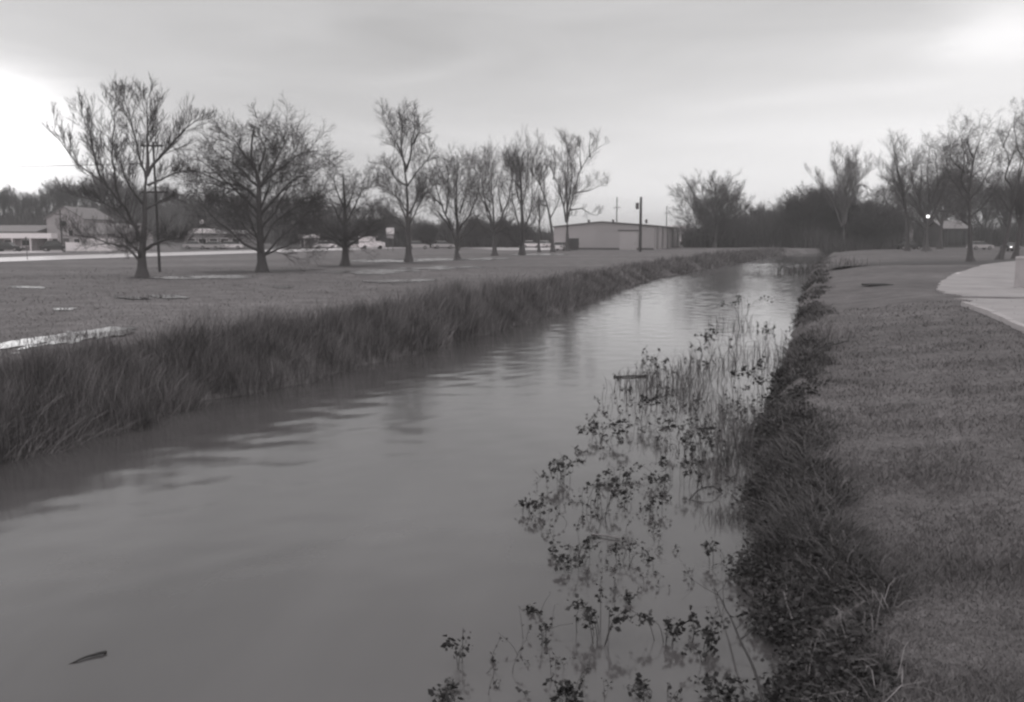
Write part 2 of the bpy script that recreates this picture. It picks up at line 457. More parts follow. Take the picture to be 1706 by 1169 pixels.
# water surface of the creek
yw = np.concatenate([np.arange(-13, 6, 0.5), np.arange(6, 110, 0.12), np.arange(110, 268, 0.4)])
NC = 110
Lw, Rw = edgeL(yw) - 1.0, edgeR(yw) + 0.5
tt = np.linspace(0, 1, NC)
XW = Lw[:, None] + (Rw - Lw)[:, None] * tt[None, :]; YW = np.repeat(yw[:, None], NC, 1)
rw = np.random.default_rng(5); HW = np.zeros_like(XW)
for i in range(18):                                   # ripples running with and across the current
    lam = 0.34 * 4.2 ** rw.random(); a_ = 0.35 + (rw.random() - 0.5) * 2.4; ph = rw.random() * 6.28; kk = 6.283 / lam
    warp = 0.5 * np.sin(XW * 0.5 + i) + 0.5 * np.sin(YW * 0.37 + 2 * i)
    HW += np.sin(kk * (XW * math.sin(a_) + YW * math.cos(a_)) + ph + warp) / kk
amp = np.interp(YW, [6, 12, 25, 45, 110, 268], [0.0028, 0.0034, 0.0058, 0.0095, 0.013, 0.015])
amp *= np.clip(0.85 + 1.1 * fnoise(XW * 0.28, YW * 0.13, 64), 0.25, 1.7)
calm = np.clip(np.minimum(XW - Lw[:, None], Rw[:, None] - XW) / 1.6, 0.15, 1.0)
Vw = np.stack([XW, YW, WATER + HW * amp * calm], -1); nr, nc2, _ = Vw.shape
ix = np.arange(nr * nc2).reshape(nr, nc2)
Qw = np.stack([ix[:-1, :-1], ix[:-1, 1:], ix[1:, 1:], ix[1:, :-1]], axis=-1).reshape(-1, 4)
tag(link('creek_water', arr_mesh('creek_water', Vw, Qw, smooth=True), M['water']), kind='structure')

# ------------------------------------------------------------------ puddles on the meadow: ragged wet hollows; also painted shade sheets at the tree bases
PUD = []
def puddle(p0, p1, half, cell, seed, thr=0.35, soil_shade=False):
    """wet strip, or dark sheet of earth and painted tree-base shade, from picture point p0 to p1 on the meadow; half: half depth in metres"""
    a, b = np.array(on(*p0)), np.array(on(*p1))
    ln = np.linalg.norm(b - a); t = (b - a) / ln; nrm = np.array((-t[1], t[0]))
    nu, nv = max(6, int(ln / cell)), max(4, int(2.6 * half / cell))
    u = (np.arange(nu + 1)) / nu; v = (np.arange(nv + 1) / nv - 0.5) * 2.6 * half
    U, V = np.meshgrid(u, v, indexing='ij')
    X = a[0] + t[0] * U * ln + nrm[0] * V; Y = a[1] + t[1] * U * ln + nrm[1] * V
    fq = 0.05 / cell if cell > 0.12 else 1.0 if cell < 0.07 else 0.7
    fq = max(fq, 0.35)
    prof = 0.80 - 0.7 * np.abs(2 * U - 1) ** 3 - 0.8 * (V / half) ** 2
    h = prof + 1.0 * fnoise(U * ln * 0.9 * fq, V * 2.6 * fq, seed) + 0.75 * fnoise(U * ln * 4.0 * fq, V * 13.0 * fq, seed + 50)
    P = np.stack([X, Y, np.full_like(X, 0.026 if soil_shade else 0.032)], axis=-1).reshape(-1, 3)
    thr = thr - 0.10
    hc = (h[:-1, :-1] + h[1:, :-1] + h[:-1, 1:] + h[1:, 1:]) / 4
    ix = np.arange((nu + 1) * (nv + 1)).reshape(nu + 1, nv + 1)
    Q = np.stack([ix[:-1, :-1], ix[1:, :-1], ix[1:, 1:], ix[:-1, 1:]], axis=-1)[hc > thr]
    if len(Q) == 0: return
    used = np.unique(Q); mp = np.zeros(len(P), int); mp[used] = np.arange(len(used))
    if soil_shade:
        tag(link('soil_shade_sheet', arr_mesh('soil_shade_sheet', P[used], mp[Q]), M['soil_shade']), kind='structure'); return
    tag(link('puddle', arr_mesh('puddle', P[used], mp[Q]), M['puddle'] if a[1] < 45 else M['farpuddle']), kind='structure')
    c = P[Q[:, 0]]; PUD.append((c, cell))
puddle((-60, 592), (222, 546), 1.0, 0.05, 1, 0.42)
puddle((85, 516), (130, 514), 0.8, 0.08, 2, 0.55)
puddle((205, 498), (238, 496), 1.3, 0.08, 3, 0.35)
puddle((258, 496), (305, 494), 1.5, 0.08, 4, 0.30)
puddle((20, 480), (68, 478), 1.4, 0.12, 5, 0.55)
puddle((262, 464), (315, 462), 2.6, 0.14, 6, 0.25)
puddle((310, 463), (412, 460), 2.6, 0.14, 7, 0.25)
puddle((455, 480), (492, 479), 1.2, 0.12, 8, 0.55)
puddle((580, 457), (682, 450), 3.0, 0.16, 9, 0.3)
puddle((610, 470), (735, 466), 1.4, 0.16, 10, 0.45)
puddle((590, 436), (690, 433), 4.0, 0.25, 11, 0.2)
puddle((690, 434), (765, 431), 4.5, 0.25, 12, 0.2)
puddle((765, 433), (840, 430), 3.0, 0.25, 13, 0.3)
puddle((870, 425), (945, 423), 4.0, 0.3, 14, 0.3)
puddle((690, 449), (790, 444), 2.5, 0.2, 15, 0.35)
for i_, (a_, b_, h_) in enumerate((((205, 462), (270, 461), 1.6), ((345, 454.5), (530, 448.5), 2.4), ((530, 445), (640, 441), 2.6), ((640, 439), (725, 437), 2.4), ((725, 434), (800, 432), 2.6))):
    puddle(a_, b_, h_, 0.16, 30 + i_, 0.42, True)  # dark sheets round the trunks: wet earth plus painted contact shade

# ------------------------------------------------------------------ roads and paved ground
def poly_sheet(name, pts, z, m, thick=None):
    """flat or raised sheet from a world outline"""
    n = len(pts)
    mb = MB()
    if thick is None:
        mb.add([(x, y, z) for x, y in pts], [tuple(range(n))])
    else:
        mb.add([(x, y, z - thick) for x, y in pts] + [(x, y, z) for x, y in pts],
               [tuple(range(n, 2 * n))] + [(i, (i + 1) % n, n + (i + 1) % n, n + i) for i in range(n)])
    return tag(mb.build(name, m), kind='structure')
up = [(-260, 437), (0, 429.5), (120, 425.5), (230, 422.5), (430, 417), (560, 413.5), (650, 410.5), (700, 409.5)]
dn = [(-260, 447), (0, 437), (120, 432.5), (230, 428.5), (430, 422), (560, 417.5), (650, 414.5), (700, 413)]
poly_sheet('road', [on(*p) for p in dn] + [on(*p) for p in reversed(up)], 0.06, M['road'])
poly_sheet('road', [on(*p) for p in ((700.5, 413), (760, 412.5), (840, 417.5), (960, 416), (960, 411.5), (840, 412.5), (760, 409.5), (700.5, 409.5))], 0.062, M['road'])
poly_sheet('parking_lot', [on(*p) for p in ((-160, 426), (0, 423), (105, 421), (105, 416), (0, 417), (-160, 419))], 0.058, M['road'])
poly_sheet('parking_lot', [on(*p) for p in ((300, 417), (640, 409.5), (640, 404), (300, 408))], 0.056, M['asphalt'])
poly_sheet('driveway', [on(*p) for p in ((1378, 445), (1500, 440.5), (1640, 440.5), (1720, 431), (1720, 428), (1640, 435), (1500, 435.5), (1385, 441))], 0.03, M['asphalt'])
A = [(1640, 441.5), (1590, 456), (1572, 468), (1559, 484), (1580, 492), (1612, 496.5), (1730, 497.5), (1760, 470), (1760, 428), (1720, 431.5)]
B = [(1590, 499), (1620, 503), (1606, 510), (1650, 526), (1706, 553), (1800, 590), (1860, 500), (1735, 500.5), (1640, 500)]
def jag(pts, n, amp):
    out = []
    for i in range(len(pts)):
        p, q = np.array(on(*pts[i])), np.array(on(*pts[(i + 1) % len(pts)]))
        for k in range(n):
            w = p + (q - p) * k / n
            out.append(tuple(w + (G.normal(size=2) * amp if k else 0)))
    return out
poly_sheet('concrete_pavement', jag(A, 7, 0.09), 0.075, M['pad'], 0.2)
poly_sheet('concrete_pavement', jag(B, 7, 0.05), 0.072, M['pad'], 0.2)
# raised kerb along the near edge of the slab
kp = [on(*p) for p in ((1606, 509.5), (1650, 525.5), (1706, 552.5), (1800, 589.5))]
kp = resample([(x, y, 0) for x, y in kp], 16)
mb = MB()
for i in range(15):
    p, q = Vector(kp[i]), Vector(kp[i + 1]); n = (q - p).cross(Vector((0, 0, 1))).normalized() * 0.1
    vs = [p - n, q - n, q + n, p + n]
    mb.add([(v.x, v.y, -0.1) for v in vs] + [(v.x, v.y, 0.16 + 0.01 * math.sin(i * 2.1)) for v in vs], [(4, 5, 6, 7), (0, 1, 5, 4), (2, 3, 7, 6), (0, 4, 7, 3), (1, 2, 6, 5)])
tag(mb.build('kerb', M['kerb']), kind='structure')

# ------------------------------------------------------------------ blades, leaves
def blades(name, p, h, w, lean, m, parent=None, kind=None, droop=0.0):
    """one tapering blade at each point p (N,3); lean (N,2) horizontal shift of the tip"""
    N = len(p); az = G.random(N) * 2 * np.pi
    side = np.stack([np.cos(az), np.sin(az), np.zeros(N)], 1) * (w / 2)[:, None]
    upv = np.zeros((N, 3)); upv[:, 2] = h
    ln = np.concatenate([lean, np.zeros((N, 1))], 1)
    mid = p + upv * (0.55 + droop * 0.3) + ln * 0.35
    tip = p + upv * (1 - droop) + ln
    V = np.stack([p - side, p + side, mid + side * 0.8, mid - side * 0.8, tip], 1).reshape(-1, 3)
    b = np.arange(N)[:, None] * 5
    o = link(name, arr_mesh(name, V, b + np.array([[0, 1, 2, 3]]), b + np.array([[3, 2, 4]])), m, parent)
    if kind: tag(o, kind=kind)
    return o
def leaf_arrays(c, size, flat=0.5):
    """folded four-cornered leaf at each c"""
    N = len(c)
    d = unit(G.normal(size=(N, 3)) * np.array((1, 1, flat)))
    n = unit(np.cross(d, G.normal(size=(N, 3))))
    u = np.cross(d, n)
    s = size[:, None]
    V = np.stack([c, c + d * s * 0.55 + u * s * 0.42 + n * s * 0.12, c + d * s * 1.1, c + d * s * 0.55 - u * s * 0.42 + n * s * 0.12], 1).reshape(-1, 3)
    b = np.arange(N)[:, None] * 4
    return V, np.concatenate([b + np.array([[0, 1, 2]]), b + np.array([[0, 2, 3]])])

def ysample(n, y0, y1, power):
    """distances from y0 to y1, density falling as y**-power"""
    u = G.random(n)
    if abs(power - 1) < 1e-6: return y0 * (y1 / y0) ** u
    e = 1 - power
    return (y0 ** e + u * (y1 ** e - y0 ** e)) ** (1 / e)

# left bank: tall dead grass and reeds
def reed_band(n, y0, y1, power, off0, off1, h0, h1, w, m, name, leanto=0.0, lean=0.25):
    nc_ = max(10, n // 34); k = G.integers(nc_, size=n)
    yc = ysample(nc_, y0, y1, power); oc = off0 + (off1 - off0) * G.random(nc_)
    hc = 0.55 + 0.65 * G.random(nc_); lc = G.normal(size=(nc_, 2)) * lean * 1.1
    sc = 0.13 * (1 + np.clip((yc - 15) / 30, 0, 3))
    y = yc[k] + G.normal(size=n) * sc[k] * 1.3
    o = np.maximum(oc[k] + G.normal(size=n) * sc[k], off0 - 0.12)
    hf = np.interp(y, [9, 20, 30, 40, 50, 65, 80, 100, 160], [0.80, 0.95, 1.08, 0.9, 0.65, 0.55, 0.65, 0.9, 1.0])
    x = edgeL(y) - o
    z = terrain(x, y) - 0.03
    patch = 0.66 + 0.60 * np.clip(fnoise(x * 0.9, y * 0.6, 5) + 0.5, 0, 1)
    h = (h0 + (h1 - h0) * G.random(n)) * patch * hf * hc[k] * 1.1
    ln = lc[k] * h[:, None] + G.normal(size=(n, 2)) * (lean * 0.6 * h)[:, None]
    ln[:, 0] += leanto * h
    ww = w * (0.6 + 0.8 * G.random(n)) * (1 + np.clip((y - 18) / 25, 0, 4))
    return blades(name, np.stack([x, y, z], 1), h, ww, ln, m, kind='stuff')
reed_band(66000, 9, 160, 1.6, -0.12, 2.0, 0.45, 0.90, 0.009, M['reed'], 'bank_reeds', 0.08, 0.22)
reed_band(9000, 9, 160, 1.6, 0.3, 1.9, 0.70, 1.05, 0.008, M['straw'], 'bank_tall_stalks', 0.05, 0.16)
reed_band(14000, 9, 150, 1.6, -0.15, 1.5, 0.35, 0.75, 0.009, M['straw'], 'bank_straw', 0.35, 0.45)
reed_band(9000, 9, 150, 1.6, 1.7, 2.9, 0.12, 0.4, 0.010, M['reed'], 'bank_fringe_grass', 0.0, 0.3)

# meadow grass on the left
n = 60000
y = ysample(n, 14, 70, 1.9)
x = edgeL(y) - 1.9 - G.random(n) ** 1.3 * (8 + y * 0.75)
h = 0.03 + 0.05 * G.random(n) ** 2
blades('meadow_grass', np.stack([x, y, terrain(x, y) - 0.01], 1), h, 0.012 * (1 + (y - 14) / 14) * (0.6 + 0.8 * G.random(n)), G.normal(size=(n, 2)) * 0.04, M['meadowblade'], kind='stuff')
# grass that pokes out of the puddles
pc = []
for c, cell in PUD:
    k = min(900, int(len(c) * 0.35)); j = G.integers(len(c), size=k)
    pc.append(c[j] + np.concatenate([G.normal(size=(k, 2)) * cell * 1.5, np.zeros((k, 1))], 1))
pc = np.concatenate(pc); pc = pc[fnoise(pc[:, 0] * 1.7, pc[:, 1] * 1.7, 77) > 0.05]; pc[:, 2] = 0.0
n = len(pc); y = pc[:, 1]
blades('puddle_grass', pc, 0.06 + 0.09 * G.random(n), 0.014 * (1 + np.clip(y - 14, 0, 100) / 22), G.normal(size=(n, 2)) * 0.05, M['meadowblade'], kind='stuff')
# lawn on the right
n = 190000
y = ysample(n, 3.6, 34, 2.0)
x = edgeR(y) + 0.75 + G.random(n) ** 1.15 * (2.2 + y * 0.50)
h = 0.028 + 0.05 * G.random(n) ** 2
clump = np.clip(fnoise(x * 2.2, y * 2.2, 21) + 0.55, 0.15, 1.2)
h = h * (0.35 + 1.25 * clump)
blades('lawn_grass', np.stack([x, y, terrain(x, y) - 0.006], 1), h, 0.0065 * (1 + np.clip(y - 6, 0, 40) / 7) * (0.6 + 0.8 * G.random(n)), G.normal(size=(n, 2)) * (0.6 * h)[:, None], M['blade'], kind='stuff')
# right bank: dark matted weeds, strands and ivy-like leaves
n = 70000
nc_ = 2600; k = G.integers(nc_, size=n)
yc = ysample(nc_, 3.4, 120, 1.75)
wd = np.interp(yc, [4, 8, 14, 25, 60, 120], [0.62, 0.75, 0.95, 1.0, 1.1, 1.6]) * (0.75 + 0.5 * np.clip(fnoise(yc * 1.3, yc * 0.2, 31) + 0.5, 0, 1))
bc = 0.02 + wd * G.random(nc_) ** 0.9
rag = fnoise(yc * 0.55 + bc * 1.5, bc * 2.2 + yc * 0.1, 47)
hc = (0.5 + 0.8 * G.random(nc_)) * np.interp(yc, [8, 14, 60], [1, 1, 1]) * np.clip(0.85 + 1.3 * rag, 0.15, 1.8)
keep = (rag > np.interp(yc, [6, 12, 25, 60], [-9, -0.25, -0.12, -0.05]))
sel = np.nonzero(keep)[0]; k = sel[G.integers(len(sel), size=int(n * 0.8))]; n = len(k)
lc = G.normal(size=(nc_, 2)) * 0.8
sc = 0.06 * (1 + np.clip((yc - 8) / 14, 0, 3))
y = yc[k] + G.normal(size=n) * sc[k] * 1.4
b = np.maximum(bc[k] + G.normal(size=n) * sc[k], -0.06)
x = edgeR(y) + b
h = (0.05 + 0.17 * G.random(n) ** 1.3) * hc[k] * np.interp(y, [4, 8, 15, 50], [0.75, 1.0, 1.2, 1.5])
ln = (lc[k] + G.normal(size=(n, 2)) * 0.6) * h[:, None]
ln[:, 0] += 0.1 * h
blades('bank_weeds', np.stack([x, y, terrain(x, y) - 0.015], 1), h, 0.006 * (1 + np.clip(y - 6, 0, 60) / 8) * (0.5 + G.random(n)), ln, M['weed'], kind='stuff', droop=0.15)
n = 2200
y = ysample(n, 3.4, 60, 1.75); b = 0.05 + 1.2 * G.random(n) * np.interp(y, [4, 9, 18], [0.5, 0.75, 1.0]); x = edgeR(y) + b
h = 0.06 + 0.18 * G.random(n)
blades('bank_dead_strands', np.stack([x, y, terrain(x, y)], 1), h, 0.0045 * (1 + np.clip(y - 6, 0, 60) / 10) * (0.5 + G.random(n)), G.normal(size=(n, 2)) * 0.2, M['straw'], kind='stuff', droop=0.35)
n = 25000
nc_ = 1100; k = G.integers(nc_, size=n)
yc = ysample(nc_, 3.5, 60, 1.8)
ok = np.nonzero(fnoise(yc * 0.6, yc * 0.05, 53) > np.interp(yc, [8, 16, 30], [-9, -0.02, 0.12]))[0]; k = ok[G.integers(len(ok), size=n)]; bc = -0.05 + np.interp(yc, [4, 8, 14, 60], [0.6, 0.75, 0.95, 1.2]) * G.random(nc_) ** 1.4
y = yc[k] + G.normal(size=n) * 0.10; b = bc[k] + G.normal(size=n) * 0.07
x = edgeR(y) + b
z = np.maximum(terrain(x, y), WATER) + 0.01 + 0.17 * G.random(n) * np.clip(1.1 - b, 0.2, 1) * np.interp(y, [4, 9, 20], [0.7, 1.1, 1.5])
V, T = leaf_arrays(np.stack([x, y, z], 1), (0.016 + 0.042 * G.random(n) ** 1.5) * (1 + np.clip(y - 8, 0, 50) / 22))
tag(link('bank_leaves', arr_mesh('bank_leaves', V, None, T), M['bankleaf']), kind='stuff')

# thin weeds scattered all through the flooded margin
sx, sy = [], []
while len(sx) < 480:
    py = 545 + 625 * G.random() ** 0.95
    left = np.interp(py, [470, 520, 600, 700, 780, 860, 950, 1050, 1169], [1240, 1190, 1060, 960, 900, 880, 930, 870, 720])
    rgt = np.interp(py, [470, 600, 700, 850, 950, 1169], [1340, 1310, 1275, 1262, 1258, 1285])
    px = left + (rgt - left) * G.random() ** (0.75 if py < 860 else 1.0)
    if py > 860 and G.random() > 0.26: continue
    if fnoise(np.array([px * 0.021]), np.array([py * 0.027]), 91)[0] < -0.12: continue
    q = on(px, py, WATER); sx.append(q[0]); sy.append(q[1])
sx, sy = np.array(sx), np.array(sy); n = len(sx)
P = np.zeros((n, 5, 3)); hh = (0.04 + 0.20 * G.random(n) ** 1.8) * (1 + np.clip(sy - 9, 0, 30) / 16)
dr = G.normal(size=(n, 2)) * 0.55
for i in range(5):
    u = i / 4
    P[:, i, 0] = sx + dr[:, 0] * hh * u * u; P[:, i, 1] = sy + dr[:, 1] * hh * u * u; P[:, i, 2] = WATER - 0.03 + (hh + 0.03) * (u - 0.35 * u * u * np.abs(dr[:, 0]))
v, q = tubes(P, np.linspace(0.003, 0.0015, 5)[None, :] * np.maximum(1, sy / 9)[:, None], 3)
nl = 2600; k = G.integers(n, size=nl); i = G.integers(2, 5, size=nl)
V, T = leaf_arrays(P[k, i] + G.normal(size=(nl, 3)) * 0.008, (0.012 + 0.03 * G.random(nl) ** 2) * np.maximum(1, sy[k] / 9), 0.8)
tag(link('flooded_weeds', arr_mesh('flooded_weeds', np.concatenate([v, V]), q, T + len(v)), M['stem']), kind='stuff')

# ------------------------------------------------------------------ plants standing in the flooded margin
def bramble(px, py, w, h, label, n_leaf=None, cat='plant', sink=0.05, leaf=0.048):
    """arching leafy shoots that rise out of the water at picture point (px, py); w, h: spread and height in picture points"""
    X, Y = on(px, py, WATER); s = math.hypot(X, Y) / F
    W, H = w * s, h * s
    t = thing('bramble_shoot', label, cat, (X, Y, WATER - sink))
    ns = max(2, int(w / 7.5))
    P = []
    for i in range(ns):
        bx, by = G.normal() * W * 0.22, G.normal() * W * 0.45
        a = G.random() * 6.28; r = W * (0.2 + 0.5 * G.random())
        tip = (bx + math.cos(a) * r, by + math.sin(a) * r * 0.8, H * (0.45 + 0.5 * G.random()))
        P.append(resample([(0, 0, -0.12), (bx * 0.8, by * 0.8, 0.0), (bx + 0.35 * (tip[0] - bx), by + 0.35 * (tip[1] - by), tip[2] * 0.75 + sink), tuple(np.array(tip) + (0, 0, sink)),
                           (tip[0] + math.cos(a) * r * 0.35, tip[1] + math.sin(a) * r * 0.35, tip[2] * 0.8 + sink)], 10))
    P = np.array(P); R = np.tile(np.linspace(0.0045, 0.002, 10), (ns, 1)) * min(2.2, max(1, Y / 12))
    v, q = tubes(P, R, 4); link('stem', arr_mesh('stem', v, q), M['stem'], t)
    nl = n_leaf or int(ns * 6.5)
    k = G.integers(ns, size=nl); u = 5.2 + G.random(nl) ** 0.8 * 3.7; i = u.astype(int); fr = (u - i)[:, None]
    c = P[k, i] * (1 - fr) + P[k, np.minimum(i + 1, 9)] * fr
    c = np.repeat(c, 3, axis=0) + G.normal(size=(nl * 3, 3)) * 0.026 * max(1, Y / 12)
    c[:, 2] = np.maximum(c[:, 2], sink + 0.005)
    V, T = leaf_arrays(c, leaf * (0.35 + 1.0 * G.random(nl * 3) ** 1.6) * min(2.0, max(1, Y / 10)))
    link('foliage', arr_mesh('foliage', V, None, T), M['leaf'], t)
    return t
BR = [
    (935, 800, 62, 40, 'wide dark leafy shoot farthest out in the creek'),
    (1000, 852, 80, 66, 'large dense leafy tangle just out from the bank, above the pale stick'),
    (1032, 802, 44, 24, 'low dark shoot between the wide shoot and the arching stem'),
    (1036, 938, 44, 46, 'bunched dark leafy shoot behind the pale floating stick'),
    (1076, 700, 50, 56, 'tall dark leafy shoot in front of the drowned grass'),
    (1000, 734, 66, 40, 'sparse small leaved shoot beside the tall leafy one'),
    (1108, 802, 60, 34, 'row of dark leaf bunches along a low stem'),
    (1152, 812, 44, 50, 'upright dark shoot beside the submerged grass mound'),
    (1092, 852, 32, 34, 'small dark bunch below the row of leaf bunches'),
    (992, 1064, 74, 76, 'big loose leafy shoot in the near shallows'),
    (1104, 1072, 46, 46, 'thin pale tipped shoot between two near leafy shoots'),
    (1166, 1082, 62, 50, 'dark leafy shoot next to the long bare branch'),
    (1183, 940, 20, 62, 'narrow upright shoot alone near the bank'),
    (764, 1110, 26, 78, 'single tall thin shoot at the near edge, farthest from the bank'),
    (950, 940, 60, 40, 'faint low shoot left of the bunched dark one'),
    (884, 858, 44, 26, 'small scattered shoot at the outer edge of the plants'),
    (1272, 664, 50, 70, 'leafy shoot leaning out of the bank over bright water'),
    (906, 1070, 20, 36, 'tiny two leaved shoot in open near water'),
    (1047, 1004, 18, 22, 'tiny dark leaf bunch above the big loose shoot'),
    (880, 1018, 14, 12, 'single dark leaf bunch floating alone'),
    (1234, 528, 50, 42, 'twiggy dark bush standing in mid creek far up'),
    (1262, 458, 34, 15, 'dark clump in bright water well upstream'),
    (1298, 437, 15, 11, 'small dark clump farthest upstream'),
    (1070, 1166, 26, 46, 'bent shoot at the bottom edge of the water'),
    (1190, 1160, 60, 24, 'low scattered leaves at the foot of the long bare branch'),
    (940, 1166, 50, 30, 'low leafy shoot at the bottom edge, left of the bent one'),
    (745, 1166, 40, 22, 'low leaves at the bottom edge under the tall thin shoot'),
    (1150, 745, 60, 40, 'thin scattered shoot among the drowned grass'),
]
for a in BR: bramble(*a)

def tuft(px, py, w, h, n, label, m='wetgrass', z=WATER, lean=0.35, droop=0.15):
    X, Y = on(px, py, z); s = math.hypot(X, Y) / F; W, H = w * s, h * s
    zz = WATER if z == WATER else terrain1(X, Y)
    t = tag(bpy.data.objects.new('grass_tuft', None), label, 'grass tuft'); COL.objects.link(t); t.location = (X, Y, zz - 0.08)
    n = int(n * 0.8)
    p = np.stack([G.normal(size=n) * W * 0.38, G.normal(size=n) * W * 0.35, np.zeros(n)], 1)
    hh = H * (0.35 + 0.65 * G.random(n)) + 0.08
    blades('foliage', p, hh, 0.005 * max(1, Y / 8) * (0.6 + 0.8 * G.random(n)), G.normal(size=(n, 2)) * (lean * hh)[:, None], M[m], t, droop=droop)
    return t
TF = [
    (1165, 668, 110, 44, 130, 'low drowned grass in front of the thick tuft, between it and the bank'),
    (1205, 700, 70, 60, 130, 'drowned grass just upstream of the tall pale clump'),
    (1075, 640, 50, 40, 70, 'sparse drowned grass touching the thin level stick'),
    (1180, 790, 60, 40, 70, 'low thin grass by the upright dark shoot'),
    (1255, 800, 30, 50, 50, 'thin grass against the bank beside the grass mound'),
    (1100, 652, 90, 70, 160, 'broad tuft of drowned grass at the outer edge by the thin stick'),
    (1150, 634, 90, 62, 170, 'thick drowned grass behind the broad outer tuft'),
    (1195, 610, 80, 50, 110, 'drowned grass in bright water behind the thick tuft'),
    (1212, 770, 50, 110, 190, 'tall pale clump of drowned grass close to the bank'),
    (1240, 745, 40, 90, 90, 'tall thin drowned grass between the pale clump and the bank'),
    (1218, 862, 62, 38, 260, 'rounded grass mound almost under water'),
    (1238, 590, 80, 60, 70, 'thin scattered grass standing in bright water by the bank'),
    (1130, 752, 80, 36, 60, 'very thin grass among scattered leaf bunches'),
    (1285, 600, 50, 60, 60, 'thin grass leaning from the bank at the bend'),
    (1232, 545, 60, 34, 60, 'grass around the twiggy bush in mid creek'),
]
for a in TF: tuft(*a)
tuft(1345, 455, 70, 26, 260, 'dark tuft overhanging the far water from the bank', 'weed', lean=0.5)
tuft(1385, 562, 40, 46, 120, 'pale dry tuft leaning on top of the bank', 'straw', z=-0.3, lean=0.3)
tuft(1412, 446, 40, 26, 160, 'pale dry tuft far up the bank by the driveway', 'straw', z=-0.2, lean=0.3)

# ------------------------------------------------------------------ sticks and litter
def stick(name, label, cat, pts, r0, r1, m, side=0):
    p = np.array(pts, float); o = p[0].copy()
    t = thing(name, label, cat, o)
    P = resample(p - o, 12)
    P[1:-1] += np.cumsum(G.normal(size=(10, 3)) * 0.004, axis=0) * np.array((1, 1, 0.4))
    R = np.linspace(r0, r1, 12)
    v, q = tubes(P[None], R[None], 6); link('stem', arr_mesh('stem', v, q, smooth=True), m, t)
    if side:
        C, CR, _ = grow(P[None], R[None], np.array([np.linalg.norm(P[-1]) * 0.22]), side, 5, 45, 0.1, 0.15, 0.3, r1 * 0.7)
        for c, r in zip(C, CR):
            v, q = tubes(c[None], r[None], 4); link('side_twig', arr_mesh('side_twig', v, q), m, t)
    return t
def wpt(px, py, dz=0.0):
    x, y = on(px, py, WATER + dz); return (x, y, WATER + dz)
stick('driftwood', 'dark tapered driftwood floating alone in open near water', 'driftwood', [wpt(92, 1116, -0.02), wpt(128, 1101, 0.004), wpt(150, 1092, 0.008), wpt(177, 1086, 0.010)], 0.003, 0.014, M['deadwood'])
stick('stick', 'thin dark stick lying level across the water by drowned grass', 'stick', [wpt(1022, 627, 0.02), wpt(1050, 626, 0.03), wpt(1078, 625, 0.03)], 0.02, 0.026, M['deadwood'])
stick('bare_branch', 'long bare dark branch reaching from the bank over the water', 'branch', [wpt(1276, 1185, 0.12), wpt(1258, 1120, 0.20), wpt(1232, 1060, 0.16), wpt(1210, 1015, 0.09), wpt(1190, 978, 0.01)], 0.012, 0.004, M['deadwood'], 6)
stick('stick', 'pale stick floating by the bunched leafy shoot', 'stick', [wpt(986, 889, 0.012), wpt(1010, 893, 0.016), wpt(1034, 897, 0.01)], 0.012, 0.007, M['palewood'])
stick('stick', 'dark curved stem arching low over the water by the grass mound', 'stick', [wpt(1146, 836, -0.02), wpt(1166, 816, 0.08), wpt(1190, 810, 0.11), wpt(1204, 822, 0.0)], 0.010, 0.006, M['deadwood'])
def bpt(px, py, dz):
    x, y = on(px, py, -0.35); return (x, y, terrain1(x, y) + dz)
stick('stick', 'pale stick lying upright in the dark bank weeds', 'stick', [bpt(1352, 795, 0.15), bpt(1366, 820, 0.13), bpt(1388, 850, 0.10)], 0.004, 0.006, M['palewood'])
stick('stick', 'short pale stick low on the bank near the water', 'stick', [bpt(1308, 940, 0.12), bpt(1320, 958, 0.1), bpt(1331, 974, 0.08)], 0.006, 0.007, M['palewood'])
stick('stick', 'dark fallen stick lying on the bank top above the weeds', 'stick', [bpt(1362, 585, 0.08), bpt(1390, 578, 0.06), bpt(1414, 572, 0.05)], 0.03, 0.018, M['deadwood'], 2)
def litter(px, py, zz, size, label):
    x, y = on(px, py, zz)
    n = 9; vs = [(0, 0, size * 0.35)]; 
    for i in range(n):
        a = 6.28 * i / n; r = size * (0.7 + 0.5 * G.random()); vs.append((math.cos(a) * r, math.sin(a) * r * 0.7, size * (0.05 + 0.25 * G.random())))
    vs += [(0, 0, 0)]
    fs = [(0, 1 + i, 1 + (i + 1) % n) for i in range(n)] + [(n + 1, 1 + (i + 1) % n, 1 + i) for i in range(n)]
    o = MB().add(vs, fs).build('litter', M['litter']); o.location = (x, y, terrain1(x, y) + 0.05)
    tag(o, label, 'litter'); return o
litter(1325, 1012, -0.5, 0.016, 'small white scrap caught in the bank weeds')
litter(1403, 1150, -0.35, 0.02, 'small white scrap lying in the near grass')
litter(1597, 456, 0.05, 0.20, 'crumpled white bag on the far edge of the concrete')
# drain grate in the right lawn
x, y = on(1462, 473)
z = terrain1(x, y)
t = thing('drain_grate', 'flat dark drain set in the lawn between bank and concrete', 'drain', (x, y, z))
mb = MB()
mb.box(-0.62, 0.62, -0.55, -0.42, 0, 0.10).box(-0.62, 0.62, 0.42, 0.55, 0, 0.10).box(-0.62, -0.5, -0.42, 0.42, 0, 0.10).box(0.5, 0.62, -0.42, 0.42, 0, 0.10)
mb.build('frame', M['iron'], t)
mb = MB()
for i in range(9): mb.box(-0.48 + i * 0.11, -0.42 + i * 0.11, -0.418, 0.418, 0.01, 0.085)
mb.build('grille', M['iron'], t)
